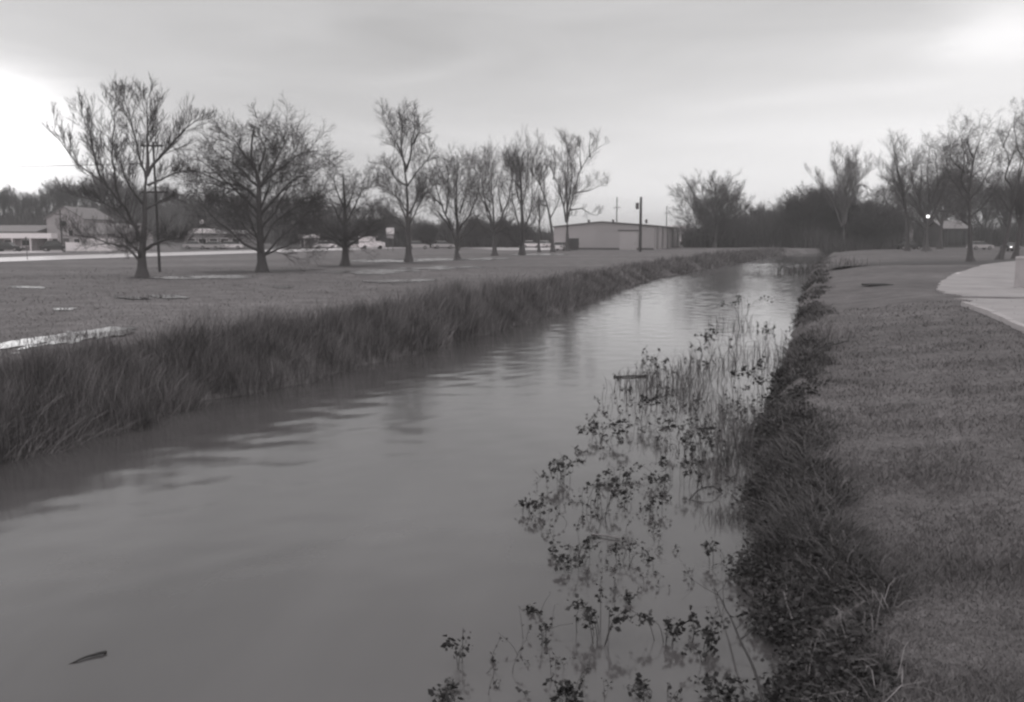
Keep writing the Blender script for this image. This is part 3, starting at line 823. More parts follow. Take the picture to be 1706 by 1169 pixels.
# pale square post on the concrete
x, y = on(1712, 481)
t = thing('concrete_post', 'pale square post standing on the concrete slab', 'post', (x, y, 0.07), 0.2)
MB().box(-0.42, 0.42, -0.4, 0.4, 0, 1.36).build('shaft', M['kerb'], t)
MB().add([(-0.45, -0.43, 1.363), (0.45, -0.43, 1.363), (0.45, 0.43, 1.363), (-0.45, 0.43, 1.363), (-0.40, -0.38, 1.47), (0.40, -0.38, 1.47), (0.40, 0.38, 1.47), (-0.40, 0.38, 1.47)],
         [(0, 3, 2, 1), (4, 5, 6, 7), (0, 1, 5, 4), (1, 2, 6, 5), (2, 3, 7, 6), (3, 0, 4, 7)]).build('cap', M['kerb'], t)

# ------------------------------------------------------------------ the row of bare trees on the meadow
def dep(py): return on(CX, py)[1]
px_tree('bare_tree', 'tallest leftmost bare tree with low spreading limbs and open forked crown', dep(462), (237, 462), 9.5, [
    [(237, 462), (236, 425), (240, 370), (243, 305), (247, 265)],
    [(233, 398), (210, 345), (186, 312), (150, 280), (110, 245), (80, 200)],
    [(245, 280), (262, 255), (285, 230), (310, 203), (340, 180)],
    [(246, 268), (246, 230), (247, 190), (250, 145)],
    [(244, 285), (228, 250), (218, 210), (212, 170), (202, 135)],
    [(200, 335), (190, 280), (183, 225), (185, 170), (187, 138)],
    [(165, 292), (150, 250), (135, 205), (118, 165)],
    [(232, 432), (216, 412), (180, 406), (140, 394), (98, 393)],
    [(242, 412), (262, 402), (285, 395), (315, 392)],
    [(246, 297), (275, 285), (302, 273), (325, 270)],
    [(242, 340), (265, 330), (290, 318), (310, 318)],
    [(232, 372), (205, 358), (170, 330), (130, 318)],
    [(238, 330), (215, 300), (205, 270), (200, 235)],
], dict(l1=0.36, l1max=1.7, m1=13, a=38, up=0.30, mt=2, t0=0.6, m2=7, m3=6, rmin=0.0125), extra=2)
px_tree('bare_tree', 'broad round bare tree with many curved limbs, second in the meadow row', dep(453), (436, 453), 9, [
    [(436, 453), (434, 410), (432, 350), (430, 285), (416, 245), (420, 200)],
    [(431, 348), (408, 318), (375, 285), (350, 262), (325, 240)],
    [(432, 325), (395, 300), (365, 295), (330, 275), (305, 272)],
    [(434, 350), (465, 315), (500, 283), (520, 284), (540, 265)],
    [(431, 285), (412, 250), (390, 215), (365, 195)],
    [(432, 300), (455, 262), (472, 228), (478, 195)],
    [(431, 272), (445, 235), (436, 210), (432, 185)],
    [(440, 422), (468, 395), (505, 365), (535, 335)],
    [(438, 400), (468, 355), (500, 335), (540, 320)],
    [(431, 415), (400, 398), (378, 378), (345, 352), (310, 300)],
    [(432, 395), (405, 375), (390, 352), (365, 320)],
    [(434, 375), (460, 340), (480, 300), (500, 258)],
    [(434, 425), (460, 412), (490, 402), (525, 388)],
    [(431, 360), (410, 335), (412, 300), (400, 270)],
    [(432, 300), (470, 270), (505, 245), (530, 240)],
], dict(l1=0.46, l1max=2.3, m1=12, a=48, up=0.12, mt=3, m2=8, m3=6, rmin=0.0135), extra=4)
px_tree('bare_tree', 'short stocky bare tree with dense low crown on a bare trunk', dep(443), (575, 443), 7.5, [
    [(575, 443), (575, 412), (576, 360), (574, 310), (572, 275)],
    [(573, 410), (550, 395), (525, 388), (508, 378)],
    [(573, 405), (545, 375), (520, 350), (508, 330)],
    [(578, 408), (600, 395), (625, 386), (645, 378)],
    [(577, 400), (602, 368), (622, 345), (635, 325)],
    [(574, 375), (555, 340), (542, 310), (535, 290)],
    [(576, 370), (595, 330), (608, 300), (612, 282)],
    [(574, 345), (562, 315), (555, 290), (552, 275)],
    [(576, 340), (588, 310), (594, 285)],
    [(572, 395), (540, 385), (520, 365)],
    [(578, 392), (610, 380), (635, 355)],
], dict(l1=0.55, l1max=1.9, m1=12, a=54, up=0.06, mt=3, m2=7, m3=5, rmin=0.012), extra=2)
px_tree('bare_tree', 'tall slender bare tree with narrow forked top beside the stocky one', dep(437), (681, 437), 6.5, [
    [(681, 437), (681, 390), (680, 340), (679, 295), (675, 268)],
    [(676, 275), (662, 235), (645, 205), (630, 180)],
    [(677, 270), (686, 240), (690, 205), (705, 178)],
    [(675, 270), (668, 235), (668, 205), (664, 178)],
    [(680, 348), (660, 320), (640, 300), (622, 292)],
    [(681, 370), (698, 335), (712, 310), (728, 296)],
    [(679, 300), (655, 285), (645, 262), (632, 255)],
    [(679, 300), (695, 275), (712, 255), (722, 240)],
    [(681, 385), (665, 365), (648, 350)],
    [(681, 350), (695, 320), (702, 290)],
    [(688, 225), (700, 205), (718, 212)],
], dict(l1=0.42, l1max=2.2, m1=11, a=44, up=0.22, mt=3, m2=6, m3=6, rmin=0.013), extra=2)
px_tree('bare_tree', 'bare tree split into a wide V low on its trunk', dep(432), (762, 432), 7.5, [
    [(762, 432), (761, 418), (761, 404)],
    [(760, 408), (752, 378), (738, 342), (728, 300), (722, 268)],
    [(762, 408), (766, 355), (765, 300), (770, 258)],
    [(753, 380), (732, 355), (716, 340)],
    [(765, 380), (785, 340), (795, 305), (798, 270)],
    [(742, 350), (745, 310), (748, 270)],
    [(766, 350), (778, 310), (782, 268)],
    [(736, 335), (715, 315), (706, 290)],
    [(762, 400), (785, 380), (800, 370)],
], dict(l1=0.5, l1max=3.3, m1=9, a=48, up=0.22, mt=2, m2=6, m3=5, rmin=0.014), extra=3)
px_tree('bare_tree', 'bare tree with upswept limbs between the V tree and the narrow one', dep(426), (824, 426), 6, [
    [(824, 426), (823, 395), (822, 375)],
    [(822, 380), (812, 345), (804, 305), (802, 262)],
    [(823, 375), (838, 345), (848, 300), (856, 250)],
    [(822, 378), (824, 335), (822, 290), (828, 258)],
    [(822, 385), (800, 370), (785, 345), (780, 318)],
    [(823, 388), (845, 375), (862, 355)],
    [(812, 345), (795, 310), (790, 280)],
    [(836, 348), (832, 305), (838, 265)],
], dict(l1=0.5, l1max=3.8, m1=9, a=46, up=0.25, mt=2, m2=6, m3=5, rmin=0.016), extra=3)
px_tree('bare_tree', 'narrow upright bare tree with brushy pointed crown', dep(425), (870, 425), 5, [
    [(870, 425), (871, 380), (869, 330), (868, 280), (872, 240)],
    [(870, 385), (858, 345), (850, 300), (853, 260)],
    [(870, 380), (884, 345), (890, 300), (886, 255)],
    [(869, 340), (860, 300), (862, 250)],
    [(869, 340), (878, 300), (880, 245)],
    [(869, 408), (850, 396), (836, 380)],
    [(871, 405), (885, 385), (896, 360)],
    [(868, 310), (848, 280), (842, 258)],
], dict(l1=0.5, l1max=3.6, m1=9, a=42, up=0.35, mt=2, m2=6, m3=5, rmin=0.016), extra=3)
px_tree('bare_tree', 'thin straight young tree between narrow tree and leaning one', dep(420), (898, 420), 2.6, [
    [(898, 420), (898, 390), (899, 355), (898, 325)],
    [(899, 370), (892, 345), (888, 320)],
    [(899, 365), (906, 345), (908, 322)],
], dict(l1=0.4, l1max=2.0, m1=6, a=36, up=0.4, m2=4, m3=4, rmin=0.016), extra=2)
px_tree('bare_tree', 'thin leaning tree curving towards its taller neighbour by the warehouse', dep(420), (921, 419), 3.8, [
    [(921, 419), (919, 385), (913, 340), (902, 310), (892, 285)],
    [(912, 338), (896, 335), (884, 345)],
    [(905, 315), (908, 290), (904, 262)],
    [(916, 360), (930, 330), (934, 308)],
    [(898, 300), (885, 280), (880, 262)],
], dict(l1=0.4, l1max=2.2, m1=7, a=42, up=0.3, m2=5, m3=4, rmin=0.016), extra=3)
px_tree('bare_tree', 'tall fan shaped bare tree standing at the corner of the warehouse', dep(418), (945, 418), 5.4, [
    [(945, 418), (945, 390), (944, 362)],
    [(943, 366), (935, 328), (922, 295), (910, 255), (902, 225)],
    [(945, 366), (951, 325), (957, 285), (953, 245), (950, 222)],
    [(945, 364), (957, 310), (970, 270), (990, 245), (1012, 228)],
    [(944, 364), (940, 315), (938, 270), (930, 235)],
    [(958, 315), (978, 312), (998, 304), (1016, 303)],
    [(949, 345), (970, 342), (985, 350), (1000, 353)],
    [(970, 272), (968, 245), (965, 220)],
    [(985, 250), (984, 232), (985, 212)],
    [(920, 290), (925, 262), (918, 240)],
], dict(l1=0.32, l1max=3.2, m1=9, a=42, up=0.25, mt=1, m2=7, m3=6, rmin=0.016), extra=3, twig='paletwig')
# bush-like tree past the warehouse
px_tree('bare_tree', 'wide bushy many stemmed tree on the bank past the warehouse', 190, (1190, 408), 3.4, [
    [(1190, 408), (1192, 380), (1194, 340), (1192, 296)],
    [(1188, 405), (1176, 370), (1155, 340), (1130, 312)],
    [(1192, 405), (1205, 360), (1222, 330), (1240, 325)],
    [(1190, 395), (1182, 350), (1172, 310)],
    [(1186, 404), (1166, 388), (1150, 372), (1132, 345)],
    [(1194, 400), (1220, 380), (1245, 352)],
    [(1193, 380), (1206, 335), (1212, 302)],
    [(1190, 385), (1200, 345), (1182, 300)],
    [(1183, 385), (1160, 345), (1150, 305)],
], dict(l1=0.5, l1max=4.2, m1=11, a=44, up=0.2, m2=8, m3=7, rmin=0.026), extra=7, twig='twig')
# right hand trees
px_tree('bare_tree', 'pale barked bare tree fanning out above the dark creek thicket', 185, (1406, 412), 4.2, [
    [(1406, 412), (1406, 385), (1405, 360)],
    [(1402, 375), (1385, 335), (1368, 305), (1350, 282)],
    [(1405, 365), (1404, 320), (1408, 285), (1410, 248)],
    [(1408, 370), (1418, 330), (1432, 298), (1452, 275)],
    [(1404, 365), (1392, 320), (1388, 285), (1380, 258)],
    [(1407, 355), (1425, 315), (1428, 275), (1434, 255)],
    [(1405, 350), (1412, 300), (1420, 262)],
    [(1432, 300), (1448, 302), (1462, 318)],
], dict(l1=0.4, l1max=4.0, m1=10, a=36, up=0.3, m2=7, m3=6, rmin=0.020), extra=5, bark='palebark', twig='paletwig')
px_tree('bare_tree', 'slim tree with curving limbs standing behind the lamp', 150, (1512, 412), 4, [
    [(1512, 412), (1510, 370), (1506, 330), (1496, 290), (1488, 262)],
    [(1508, 345), (1490, 310), (1475, 292), (1462, 272)],
    [(1496, 292), (1492, 260), (1490, 225)],
    [(1505, 325), (1520, 295), (1528, 255)],
    [(1490, 310), (1470, 312), (1455, 322)],
    [(1500, 300), (1512, 265), (1508, 230)],
], dict(l1=0.4, l1max=3.0, m1=9, a=42, up=0.25, m2=7, m3=5, rmin=0.015), extra=4)
px_tree('bare_tree', 'thick short trunked tree with dense crown under the lamp glow', dep(418), (1543, 418), 7.5, [
    [(1543, 418), (1543, 395), (1546, 370)],
    [(1545, 375), (1556, 330), (1566, 290), (1558, 232)],
    [(1545, 372), (1534, 330), (1525, 300), (1515, 270)],
    [(1546, 372), (1570, 340), (1590, 310), (1605, 290)],
    [(1545, 368), (1548, 315), (1545, 270), (1550, 225)],
    [(1543, 380), (1520, 362), (1500, 350)],
    [(1560, 310), (1580, 270), (1590, 225)],
    [(1535, 330), (1535, 290), (1538, 250)],
    [(1565, 345), (1595, 345), (1615, 330)],
], dict(l1=0.45, l1max=3.8, m1=10, a=48, up=0.15, m2=6, m3=6, rmin=0.014), extra=4)
px_tree('bare_tree', 'dark tree behind the thick trunked one, beside the far house', 170, (1566, 408), 4.5, [
    [(1566, 408), (1568, 375), (1575, 345), (1580, 310)],
    [(1568, 370), (1555, 335), (1550, 300), (1552, 270)],
    [(1572, 350), (1592, 320), (1602, 285)],
    [(1575, 340), (1570, 300), (1578, 255)],
    [(1570, 365), (1598, 350), (1618, 340)],
], dict(l1=0.45, l1max=3.6, m1=9, a=48, up=0.15, m2=6, m3=6, rmin=0.015), extra=3)
px_tree('bare_tree', 'straight trunked tree with crooked branches near the concrete', dep(436), (1617, 436), 6, [
    [(1617, 436), (1617, 395), (1615, 350), (1615, 310)],
    [(1615, 315), (1604, 285), (1608, 250), (1602, 205)],
    [(1615, 310), (1618, 270), (1628, 235), (1640, 195)],
    [(1616, 325), (1640, 295), (1655, 265), (1662, 240)],
    [(1615, 335), (1595, 300), (1575, 275), (1568, 240)],
    [(1616, 355), (1640, 335), (1660, 310), (1668, 290)],
    [(1622, 250), (1612, 225), (1618, 195)],
    [(1606, 275), (1585, 250), (1585, 215)],
    [(1615, 370), (1592, 355), (1580, 335)],
], dict(l1=0.45, l1max=2.8, m1=9, a=50, up=0.12, wig=0.2, mt=2, m2=6, m3=6, rmin=0.011), extra=3)
px_tree('bare_tree', 'leaning tree with twisting limbs, trunk slanting across the lawn', dep(433), (1664, 433), 5.5, [
    [(1664, 433), (1674, 405), (1683, 370), (1690, 320), (1686, 298)],
    [(1688, 302), (1676, 290), (1682, 262), (1672, 232), (1660, 205)],
    [(1690, 310), (1702, 285), (1712, 255), (1706, 220)],
    [(1682, 262), (1692, 240), (1708, 232)],
    [(1686, 350), (1700, 325), (1722, 300)],
    [(1672, 232), (1682, 210), (1690, 185)],
    [(1680, 375), (1664, 350), (1655, 320)],
    [(1712, 255), (1700, 235), (1694, 195), (1700, 170)],
], dict(l1=0.38, l1max=2.2, m1=8, a=52, up=0.15, wig=0.2, m2=6, m3=5, rmin=0.010), extra=4)
px_tree('bare_tree', 'dark upright tree beside the leaning one at the concrete edge', dep(431), (1691, 431), 5, [
    [(1691, 431), (1695, 400), (1699, 350), (1704, 300), (1712, 260)],
    [(1700, 345), (1690, 318), (1680, 300)],
    [(1703, 305), (1720, 270), (1740, 240)],
    [(1698, 370), (1720, 340), (1745, 310)],
    [(1702, 310), (1700, 270), (1712, 200), (1704, 165)],
], dict(l1=0.42, l1max=2.6, m1=9, a=46, up=0.15, wig=0.16, m2=7, m3=5, rmin=0.011), extra=4)

# ------------------------------------------------------------------ generated trees and shrubs for the background, copied with their parts
def gen_tree(H, spread, stems, spec, low=0.18):
    limbs = [([(0, 0, 0), (G.normal() * 0.1, G.normal() * 0.1, H * 0.3), (G.normal() * 0.2, G.normal() * 0.2, H * 0.55)], H * 0.022, H * 0.014)]
    for i in range(stems):
        a = 6.28 * i / stems + G.normal() * 0.4; r = spread * (0.5 + 0.6 * G.random()); b = H * (low + 0.3 * G.random())
        top = H * (0.72 + 0.3 * G.random()); k = 0.35 + 0.2 * G.random()
        limbs.append(([(0, 0, b), (math.cos(a) * r * k, math.sin(a) * r * k, b + (top - b) * 0.45), (math.cos(a) * r, math.sin(a) * r, top)], H * 0.012, H * 0.004))
    return tree_meshes(limbs, spec)
def copy_tree(src, x, y, s, rz, label, group, dz=0.0, z=None):
    c = src.copy(); COL.objects.link(c)
    c.location = (x, y, (terrain1(x, y) if z is None else z) + dz); c.rotation_euler = (0, 0, rz); c.scale = (s, s, s)
    c['label'] = label
    if group: c['group'] = group
    for ch in list(src.children):
        d = ch.copy(); COL.objects.link(d); d.parent = c
    return c

# low wooded hill beyond the houses
hp = [(-500, 372), (-200, 368), (0, 366), (130, 362), (200, 350), (260, 344), (340, 347), (430, 356), (540, 366), (640, 374), (760, 382), (940, 389), (1100, 391)]
HD = 300.0
hx = np.array([at(p[0], 392, HD)[0] for p in hp]); hz = np.array([at(p[0], p[1], HD)[2] for p in hp])
gx = np.linspace(hx[0], hx[-1], 160); gy = np.linspace(215, 520, 40)
GX, GY = np.meshgrid(gx, gy, indexing='ij')
prof = np.interp(GX, hx, hz)
fall = np.clip((GY - 218) / 75, 0, 1); fall = fall * fall * (3 - 2 * fall)
def hillz(x, y):
    p = np.interp(x, hx, hz); f = np.clip((y - 218) / 75, 0, 1); f = f * f * (3 - 2 * f); return p * f * (1 + 0.0008 * (y - 300)) - 0.05
GZ = prof * fall * (1 + 0.0008 * (GY - 300)) + 0.5 * fnoise(GX * 0.15, GY * 0.15, 8) * fall - 0.05
ix = np.arange(GX.size).reshape(GX.shape)
tag(link('hill', arr_mesh('hill', np.stack([GX, GY, GZ], -1), np.stack([ix[:-1, :-1], ix[1:, :-1], ix[1:, 1:], ix[:-1, 1:]], -1).reshape(-1, 4), smooth=True), M['hill']), kind='structure')
WG = 'bare trees of the wood on the hill'
WLAB = 'small bare tree in the wood on the low hill behind the buildings'
protos = []
for i in range(4):
    tm, cm = gen_tree(9.5, 3.4, 11, dict(SPEC, l1=0.5, l1max=2.6, m1=8, m2=5, m3=4, rmin=0.026, up=0.25), 0.06)
    t = thing('wood_tree', WLAB, 'tree', (0, 0, 0), 0, WG); link('trunk', tm, M['bark'], t); link('crown', cm, M['fartwig'], t)
    protos.append(t)
spots = []
for i in range(46):
    px = -30 + 690 * (i + 0.3 + 0.4 * G.random()) / 46
    d = 268 + 24 * G.random()
    spots.append((at(px, 392, d)[0], d, 0.55 + 0.3 * G.random() if px > 230 else 0.75 + 0.4 * G.random()))
for i, (x, d, s) in enumerate(spots):
    z = float(hillz(x, d)) - 0.2
    if i < 4:
        p = protos[i]; p.location = (x, d, z); p.scale = (s, s, s); p.rotation_euler = (0, 0, G.random() * 6)
    else: copy_tree(protos[i % 4], x, d, s, G.random() * 6, WLAB, WG, z=z)
def brush(name, pts, n, h0, h1, dspread, w, m, zf=None):
    """dense standing brushwood along a line of (px, depth)"""
    px = np.array([p[0] for p in pts], float); dd = np.array([p[1] for p in pts], float)
    q = px[0] + (px[-1] - px[0]) * G.random(n)
    d = np.interp(q, px, dd) + dspread * (G.random(n) - 0.5)
    x = (q - CX) / F * cp * d
    z = terrain(x, d) if zf is None else zf(x, d)
    hh = (h0 + (h1 - h0) * G.random(n) ** 1.6) * (0.6 + 0.85 * np.clip(fnoise(x * 0.30, d * 0.1, 3) + 0.45, 0, 1))
    return blades(name, np.stack([x, d, z - 0.1], 1), hh, w * (0.5 + G.random(n)), G.normal(size=(n, 2)) * (0.3 * hh)[:, None], m, kind='stuff')
brush('hill_undergrowth', [(-60, 262), (300, 262), (700, 250)], 16000, 2.5, 6.5, 60, 0.13, M['brush'], hillz)
brush('field_edge_undergrowth', [(590, 205), (760, 200), (935, 215)], 7000, 1.5, 5.0, 22, 0.11, M['brush'])

# dark shrubs behind the tree row
tm, cm = gen_tree(4.8, 2.4, 9, dict(SPEC, l1=0.7, l1max=2.0, m1=10, m2=8, m3=6, rmin=0.022, up=0.05, a=55))
SG = 'dark shrubs along the field edge'; SL = 'dark bare shrub in the row along the field edge beyond the trees'
sh = thing('bare_shrub', SL, 'shrub', (0, 0, 0), 0, SG); link('trunk', tm, M['bark'], sh); link('crown', cm, M['brush'], sh)
for i, (px, d, s) in enumerate([(668, 195, 0.9), (708, 190, 1.0), (735, 200, 1.1), (785, 185, 1.0), (800, 190, 1.2), (845, 185, 1.1), (618, 210, 1.1), (640, 215, 1.2), (870, 200, 1.0), (545, 220, 1.2), (505, 225, 1.1)]):
    x = at(px, 392, d)[0]
    if i == 0: sh.location = (x, d, terrain1(x, d)); sh.scale = (s, s, s)
    else: copy_tree(sh, x, d, s, i * 1.3, SL, SG)
# creek thicket on the right
tm2, cm2 = gen_tree(8.5, 3.6, 10, dict(SPEC, l1=0.6, l1max=3.2, m1=10, m2=8, m3=6, rmin=0.022, up=0.15, a=50))
TG = 'tall shrubs of the creek thicket'; TL = 'tall dense dark shrub in the thicket where the creek disappears'
th = thing('bare_shrub', TL, 'shrub', (0, 0, 0), 0, TG); link('trunk', tm2, M['bark'], th); link('crown', cm2, M['brush'], th)
for i, (px, d, s) in enumerate([(1322, 196, 0.85), (1345, 190, 1.05), (1368, 200, 1.1), (1392, 190, 1.0), (1425, 195, 0.9), (1448, 185, 0.9), (1475, 190, 0.95), (1268, 230, 0.85), (1290, 225, 0.75), (1238, 235, 0.7), (1212, 215, 0.6)]):
    x = at(px, 392, d)[0]; s *= 1.25
    if i == 0: th.location = (x, d, terrain1(x, d)); th.scale = (s, s, s)
    else: copy_tree(th, x, d, s, i * 1.7, TL, TG)
brush('creek_undergrowth', [(1140, 205), (1300, 205), (1400, 185), (1500, 190)], 16000, 1.5, 7.0, 26, 0.09, M['brush'])
# wood behind the houses on the right
tm3, cm3 = gen_tree(16, 6.0, 11, dict(SPEC, l1=0.55, l1max=4.4, m1=8, m2=6, m3=5, rmin=0.026, up=0.15, a=50))
RG = 'bare trees behind the far houses on the lawn side'; RL = 'dense bare tree in the dark wood behind the far houses'
rt = thing('wood_tree', RL, 'tree', (0, 0, 0), 0, RG); link('trunk', tm3, M['bark'], rt); link('crown', cm3, M['twig'], rt)
for i, (px, d, s) in enumerate([(1500, 235, 0.85), (1530, 240, 1.0), (1570, 235, 1.05), (1605, 240, 1.1), (1640, 235, 1.0), (1672, 240, 1.05), (1705, 230, 1.1), (1740, 235, 1.1), (1460, 240, 0.8)]):
    x = at(px, 392, d)[0]; s *= 1.12
    if i == 0: rt.location = (x, d, terrain1(x, d)); rt.scale = (s, s, s)
    else: copy_tree(rt, x, d, s, i * 2.1, RL, RG)
brush('far_undergrowth', [(1300, 262), (1400, 255), (1560, 245), (1800, 240)], 20000, 2.5, 10.0, 30, 0.11, M['brush'])

# ------------------------------------------------------------------ buildings
def frame_thing(name, label, cat, px, d, rz=0.0):
    p = at(px, 392, d); return thing(name, label, cat, (p[0], d, terrain1(p[0], d)), rz)
def window(parent, x0, x1, z0, z1, y, name='window'):
    w = MB().box(x0, x1, y - 0.06, y + 0.02, z0, z1).build(name, M['whitewall'], parent)
    MB().box(x0 + 0.08, x1 - 0.08, y - 0.075, y - 0.063, z0 + 0.08, z1 - 0.08).build('pane', M['glass'], w)
# warehouse
th_ = math.atan2(-0.27, 1.0)
P0 = at(1090, 392, 160)
t = thing('warehouse', 'long grey ribbed steel warehouse with low gable and big plain door', 'warehouse', (P0[0], 160, 0.0), th_)
W, Lb, He, Hr, xr = 18.4, 58.0, 4.2, 4.95, -9.5
wall = [(-W, 0), (0, 0), (0, He), (xr, Hr), (-W, He - 0.15)]
mb = MB().prism_y(wall, 0, Lb); body = mb.build('wall', M['metalwall'], t)
mb = MB()
for i in range(52):
    x = -W + 0.2 + i * 0.39
    if -6.6 < x < -2.7:
        if len(mb.v): mb.build('corrugation', M['metalwall'], t); mb = MB()
        continue
    top = He - 0.15 + (Hr - He + 0.15) * (x + W) / (xr + W) if x < xr else Hr + (He - Hr) * (x - xr) / (-xr)
    mb.box(x, x + 0.07, -0.035, -0.003, 0.02, top - 0.12)
mb.build('corrugation', M['metalwall'], t)
rf = MB()
rf.add([(-W - 0.25, -0.35, He - 0.13), (xr, -0.35, Hr + 0.03), (xr, Lb + 0.3, Hr + 0.03), (-W - 0.25, Lb + 0.3, He - 0.13), (-W - 0.25, -0.35, He + 0.05), (xr, -0.35, Hr + 0.2), (xr, Lb + 0.3, Hr + 0.2), (-W - 0.25, Lb + 0.3, He + 0.05)],
       [(0, 1, 2, 3), (7, 6, 5, 4), (0, 4, 5, 1), (2, 6, 7, 3), (3, 7, 4, 0)])
rf.add([(xr, -0.35, Hr + 0.03), (0.25, -0.35, He + 0.02), (0.25, Lb + 0.3, He + 0.02), (xr, Lb + 0.3, Hr + 0.03), (xr, -0.35, Hr + 0.2), (0.25, -0.35, He + 0.2), (0.25, Lb + 0.3, He + 0.2), (xr, Lb + 0.3, Hr + 0.2)],
       [(0, 1, 2, 3), (7, 6, 5, 4), (0, 4, 5, 1), (1, 5, 6, 2), (2, 6, 7, 3)])
roof = rf.build('roof', M['metaldark'], t)
for xx in (-13.5, -8.8, -2.5):
    MB().cyl((xx, 9, Hr - 0.1), (xx, 9, Hr + 0.45), 0.22, 0.22, 10).cyl((xx, 9, Hr + 0.45), (xx, 9, Hr + 0.65), 0.36, 0.1, 10).build('roof_vent', M['metaldark'], roof)
door = MB().box(-6.2, -3.1, -0.10, -0.04, 0.0, 3.35).build('sliding_door', M['metaldoor'], t)
MB().box(-6.5, -2.8, -0.2, -0.04, 3.37, 3.58).build('door_track', M['metaldark'], t)
MB().box(-3.45, -3.38, -0.13, -0.105, 1.0, 1.3).build('handle', M['metaldark'], door)
for i, yy in enumerate((4.0, 14.0, 24.0, 36.0, 50.0)):
    MB().box(0.02, 0.30, yy, yy + 0.7, 0, He - 0.1).build('downpipe', M['metalroof'], t)
for yy in (8.0, 19.0, 30.0, 43.0):
    MB().box(0.003, 0.12, yy, yy + 3.2, 0, 3.3).build('side_door', M['metaldoor'], t)
MB().box(-W + 0.02, -0.02, -0.06, -0.036, 0.0, 0.35).build('base_trim', M['metaldark'], t)
# rubbish skip at the warehouse corner
t = frame_thing('rubbish_skip', 'dark rubbish skip standing by the fan shaped tree', 'skip', 955, 150, 0.05)
MB().prism_x([(-0.8, 0.15), (0.7, 0.15), (0.85, 1.75), (-0.85, 2.0)], -0.85, 0.85).build('body', M['darkpaint'], t)
MB().prism_x([(-0.9, 2.01), (0.9, 1.76), (0.9, 1.84), (-0.9, 2.1)], -0.9, 0.9).build('lid', M['black'], t)
for s_ in (-1, 1): MB().box(s_ * 0.95 - 0.08, s_ * 0.95 + 0.08, -0.5, 0.5, 1.1, 1.25).build('lifting_bar', M['metaldark'], t)

def gable_house(name, label, px0, px1, d, eave_py, ridge_py, base_py, wallm, roofm, depth=9.0, rz=0.0, front='gable', ov=0.3):
    """house seen across the field; front: which side faces the creek"""
    a, b = at(px0, eave_py, d), at(px1, eave_py, d)
    w = b[0] - a[0]; he = a[2]; hr = at(px0, ridge_py, d)[2]
    t = thing(name, label, 'building', ((a[0] + b[0]) / 2, d, 0.0), rz)
    if front == 'gable':
        MB().prism_y([(-w / 2, 0), (w / 2, 0), (w / 2, he), (0, hr), (-w / 2, he)], 0, depth).build('wall', M[wallm], t)
        r = MB()
        for s_ in (-1, 1):
            x1 = s_ * (w / 2 + ov); ze = he - (hr - he) * ov / (w / 2)
            vs = [(0, -ov, hr + 0.01), (x1, -ov, ze + 0.01), (x1, depth + ov, ze + 0.01), (0, depth + ov, hr + 0.01)]
            vs += [(x, y, z + 0.18) for x, y, z in vs]
            r.add(vs, [(0, 1, 2, 3), (7, 6, 5, 4), (0, 4, 5, 1), (1, 5, 6, 2), (2, 6, 7, 3)])
        roof = r.build('roof', M[roofm], t)
    else:
        MB().prism_x([(0, 0), (depth, 0), (depth, he), (depth / 2, hr), (0, he)], -w / 2, w / 2).build('wall', M[wallm], t)
        r = MB()
        for s_ in (-1, 1):
            y1 = depth / 2 + s_ * (depth / 2 + ov); ze = he - (hr - he) * ov / (depth / 2)
            vs = [(-w / 2 - ov, depth / 2, hr + 0.01), (w / 2 + ov, depth / 2, hr + 0.01), (w / 2 + ov, y1, ze + 0.01), (-w / 2 - ov, y1, ze + 0.01)]
            vs += [(x, y, z + 0.16) for x, y, z in vs]
            r.add(vs, [(0, 1, 2, 3), (7, 6, 5, 4), (0, 4, 5, 1), (1, 5, 6, 2), (2, 6, 7, 3), (3, 7, 4, 0)])
        roof = r.build('roof', M[roofm], t)
    return t, w, he, hr
# long low shop with bright fascia, far left
t, w, he, hr = gable_house('shop', 'long low shop with bright white fascia over a shaded front', -60, 60, 150, 386, 376, 418, 'greywall', 'shingle', 12, 0, 'eave')
MB().box(-w / 2 - 0.2, w / 2 + 3.6, -2.2, -0.02, 2.1, 2.95).build('fascia', M['white'], t)
for i in range(6): MB().box(-w / 2 + i * 3.0, -w / 2 + i * 3.0 + 0.18, -2.1, -1.92, 0, 2.09).build('post', M['whitewall'], t)
for i in range(4): window(t, -w / 2 + 0.8 + i * 2.9, -w / 2 + 2.6 + i * 2.9, 0.8, 1.9, 0)
# tall gabled house
t, w, he, hr = gable_house('gabled_house', 'tall pale house with steep front gable behind the low shop', 77, 139, 152, 364, 345, 417, 'palewall', 'shingle', 11, 0.0, 'gable')
for xx, zz in ((-0.3, 4.6), (0.9, 3.0)): window(t, xx - 0.45, xx + 0.45, zz - 0.55, zz + 0.55, 0)
window(t, -2.4, -1.3, 0.9, 2.1, 0); window(t, 1.3, 2.4, 0.9, 2.1, 0)
dr = MB().box(-0.5, 0.5, -0.07, 0.02, 0.05, 2.1).build('door', M['shingledark'], t)
MB().cyl((0.38, -0.12, 1.0), (0.38, -0.07, 1.0), 0.05).build('handle', M['rim'], dr)
# wing of the gabled house
t, w, he, hr = gable_house('garage', 'low pale garage with hipped roof right beside the gabled house', 141, 214, 150, 390, 373, 415, 'palewall', 'shingle', 10, 0, 'eave')
for i in range(2):
    gd = MB().box(-w / 2 + 0.5 + i * 3.4, -w / 2 + 3.4 + i * 3.4, -0.08, 0.02, 0.02, 2.05).build('garage_door', M['whitewall'], t)
    m_ = MB()
    for k in range(4): m_.box(-w / 2 + 0.55 + i * 3.4, -w / 2 + 3.35 + i * 3.4, -0.10, -0.082, 0.1 + k * 0.48, 0.13 + k * 0.48)
    m_.build('panel_seam', M['greywall'], gd)
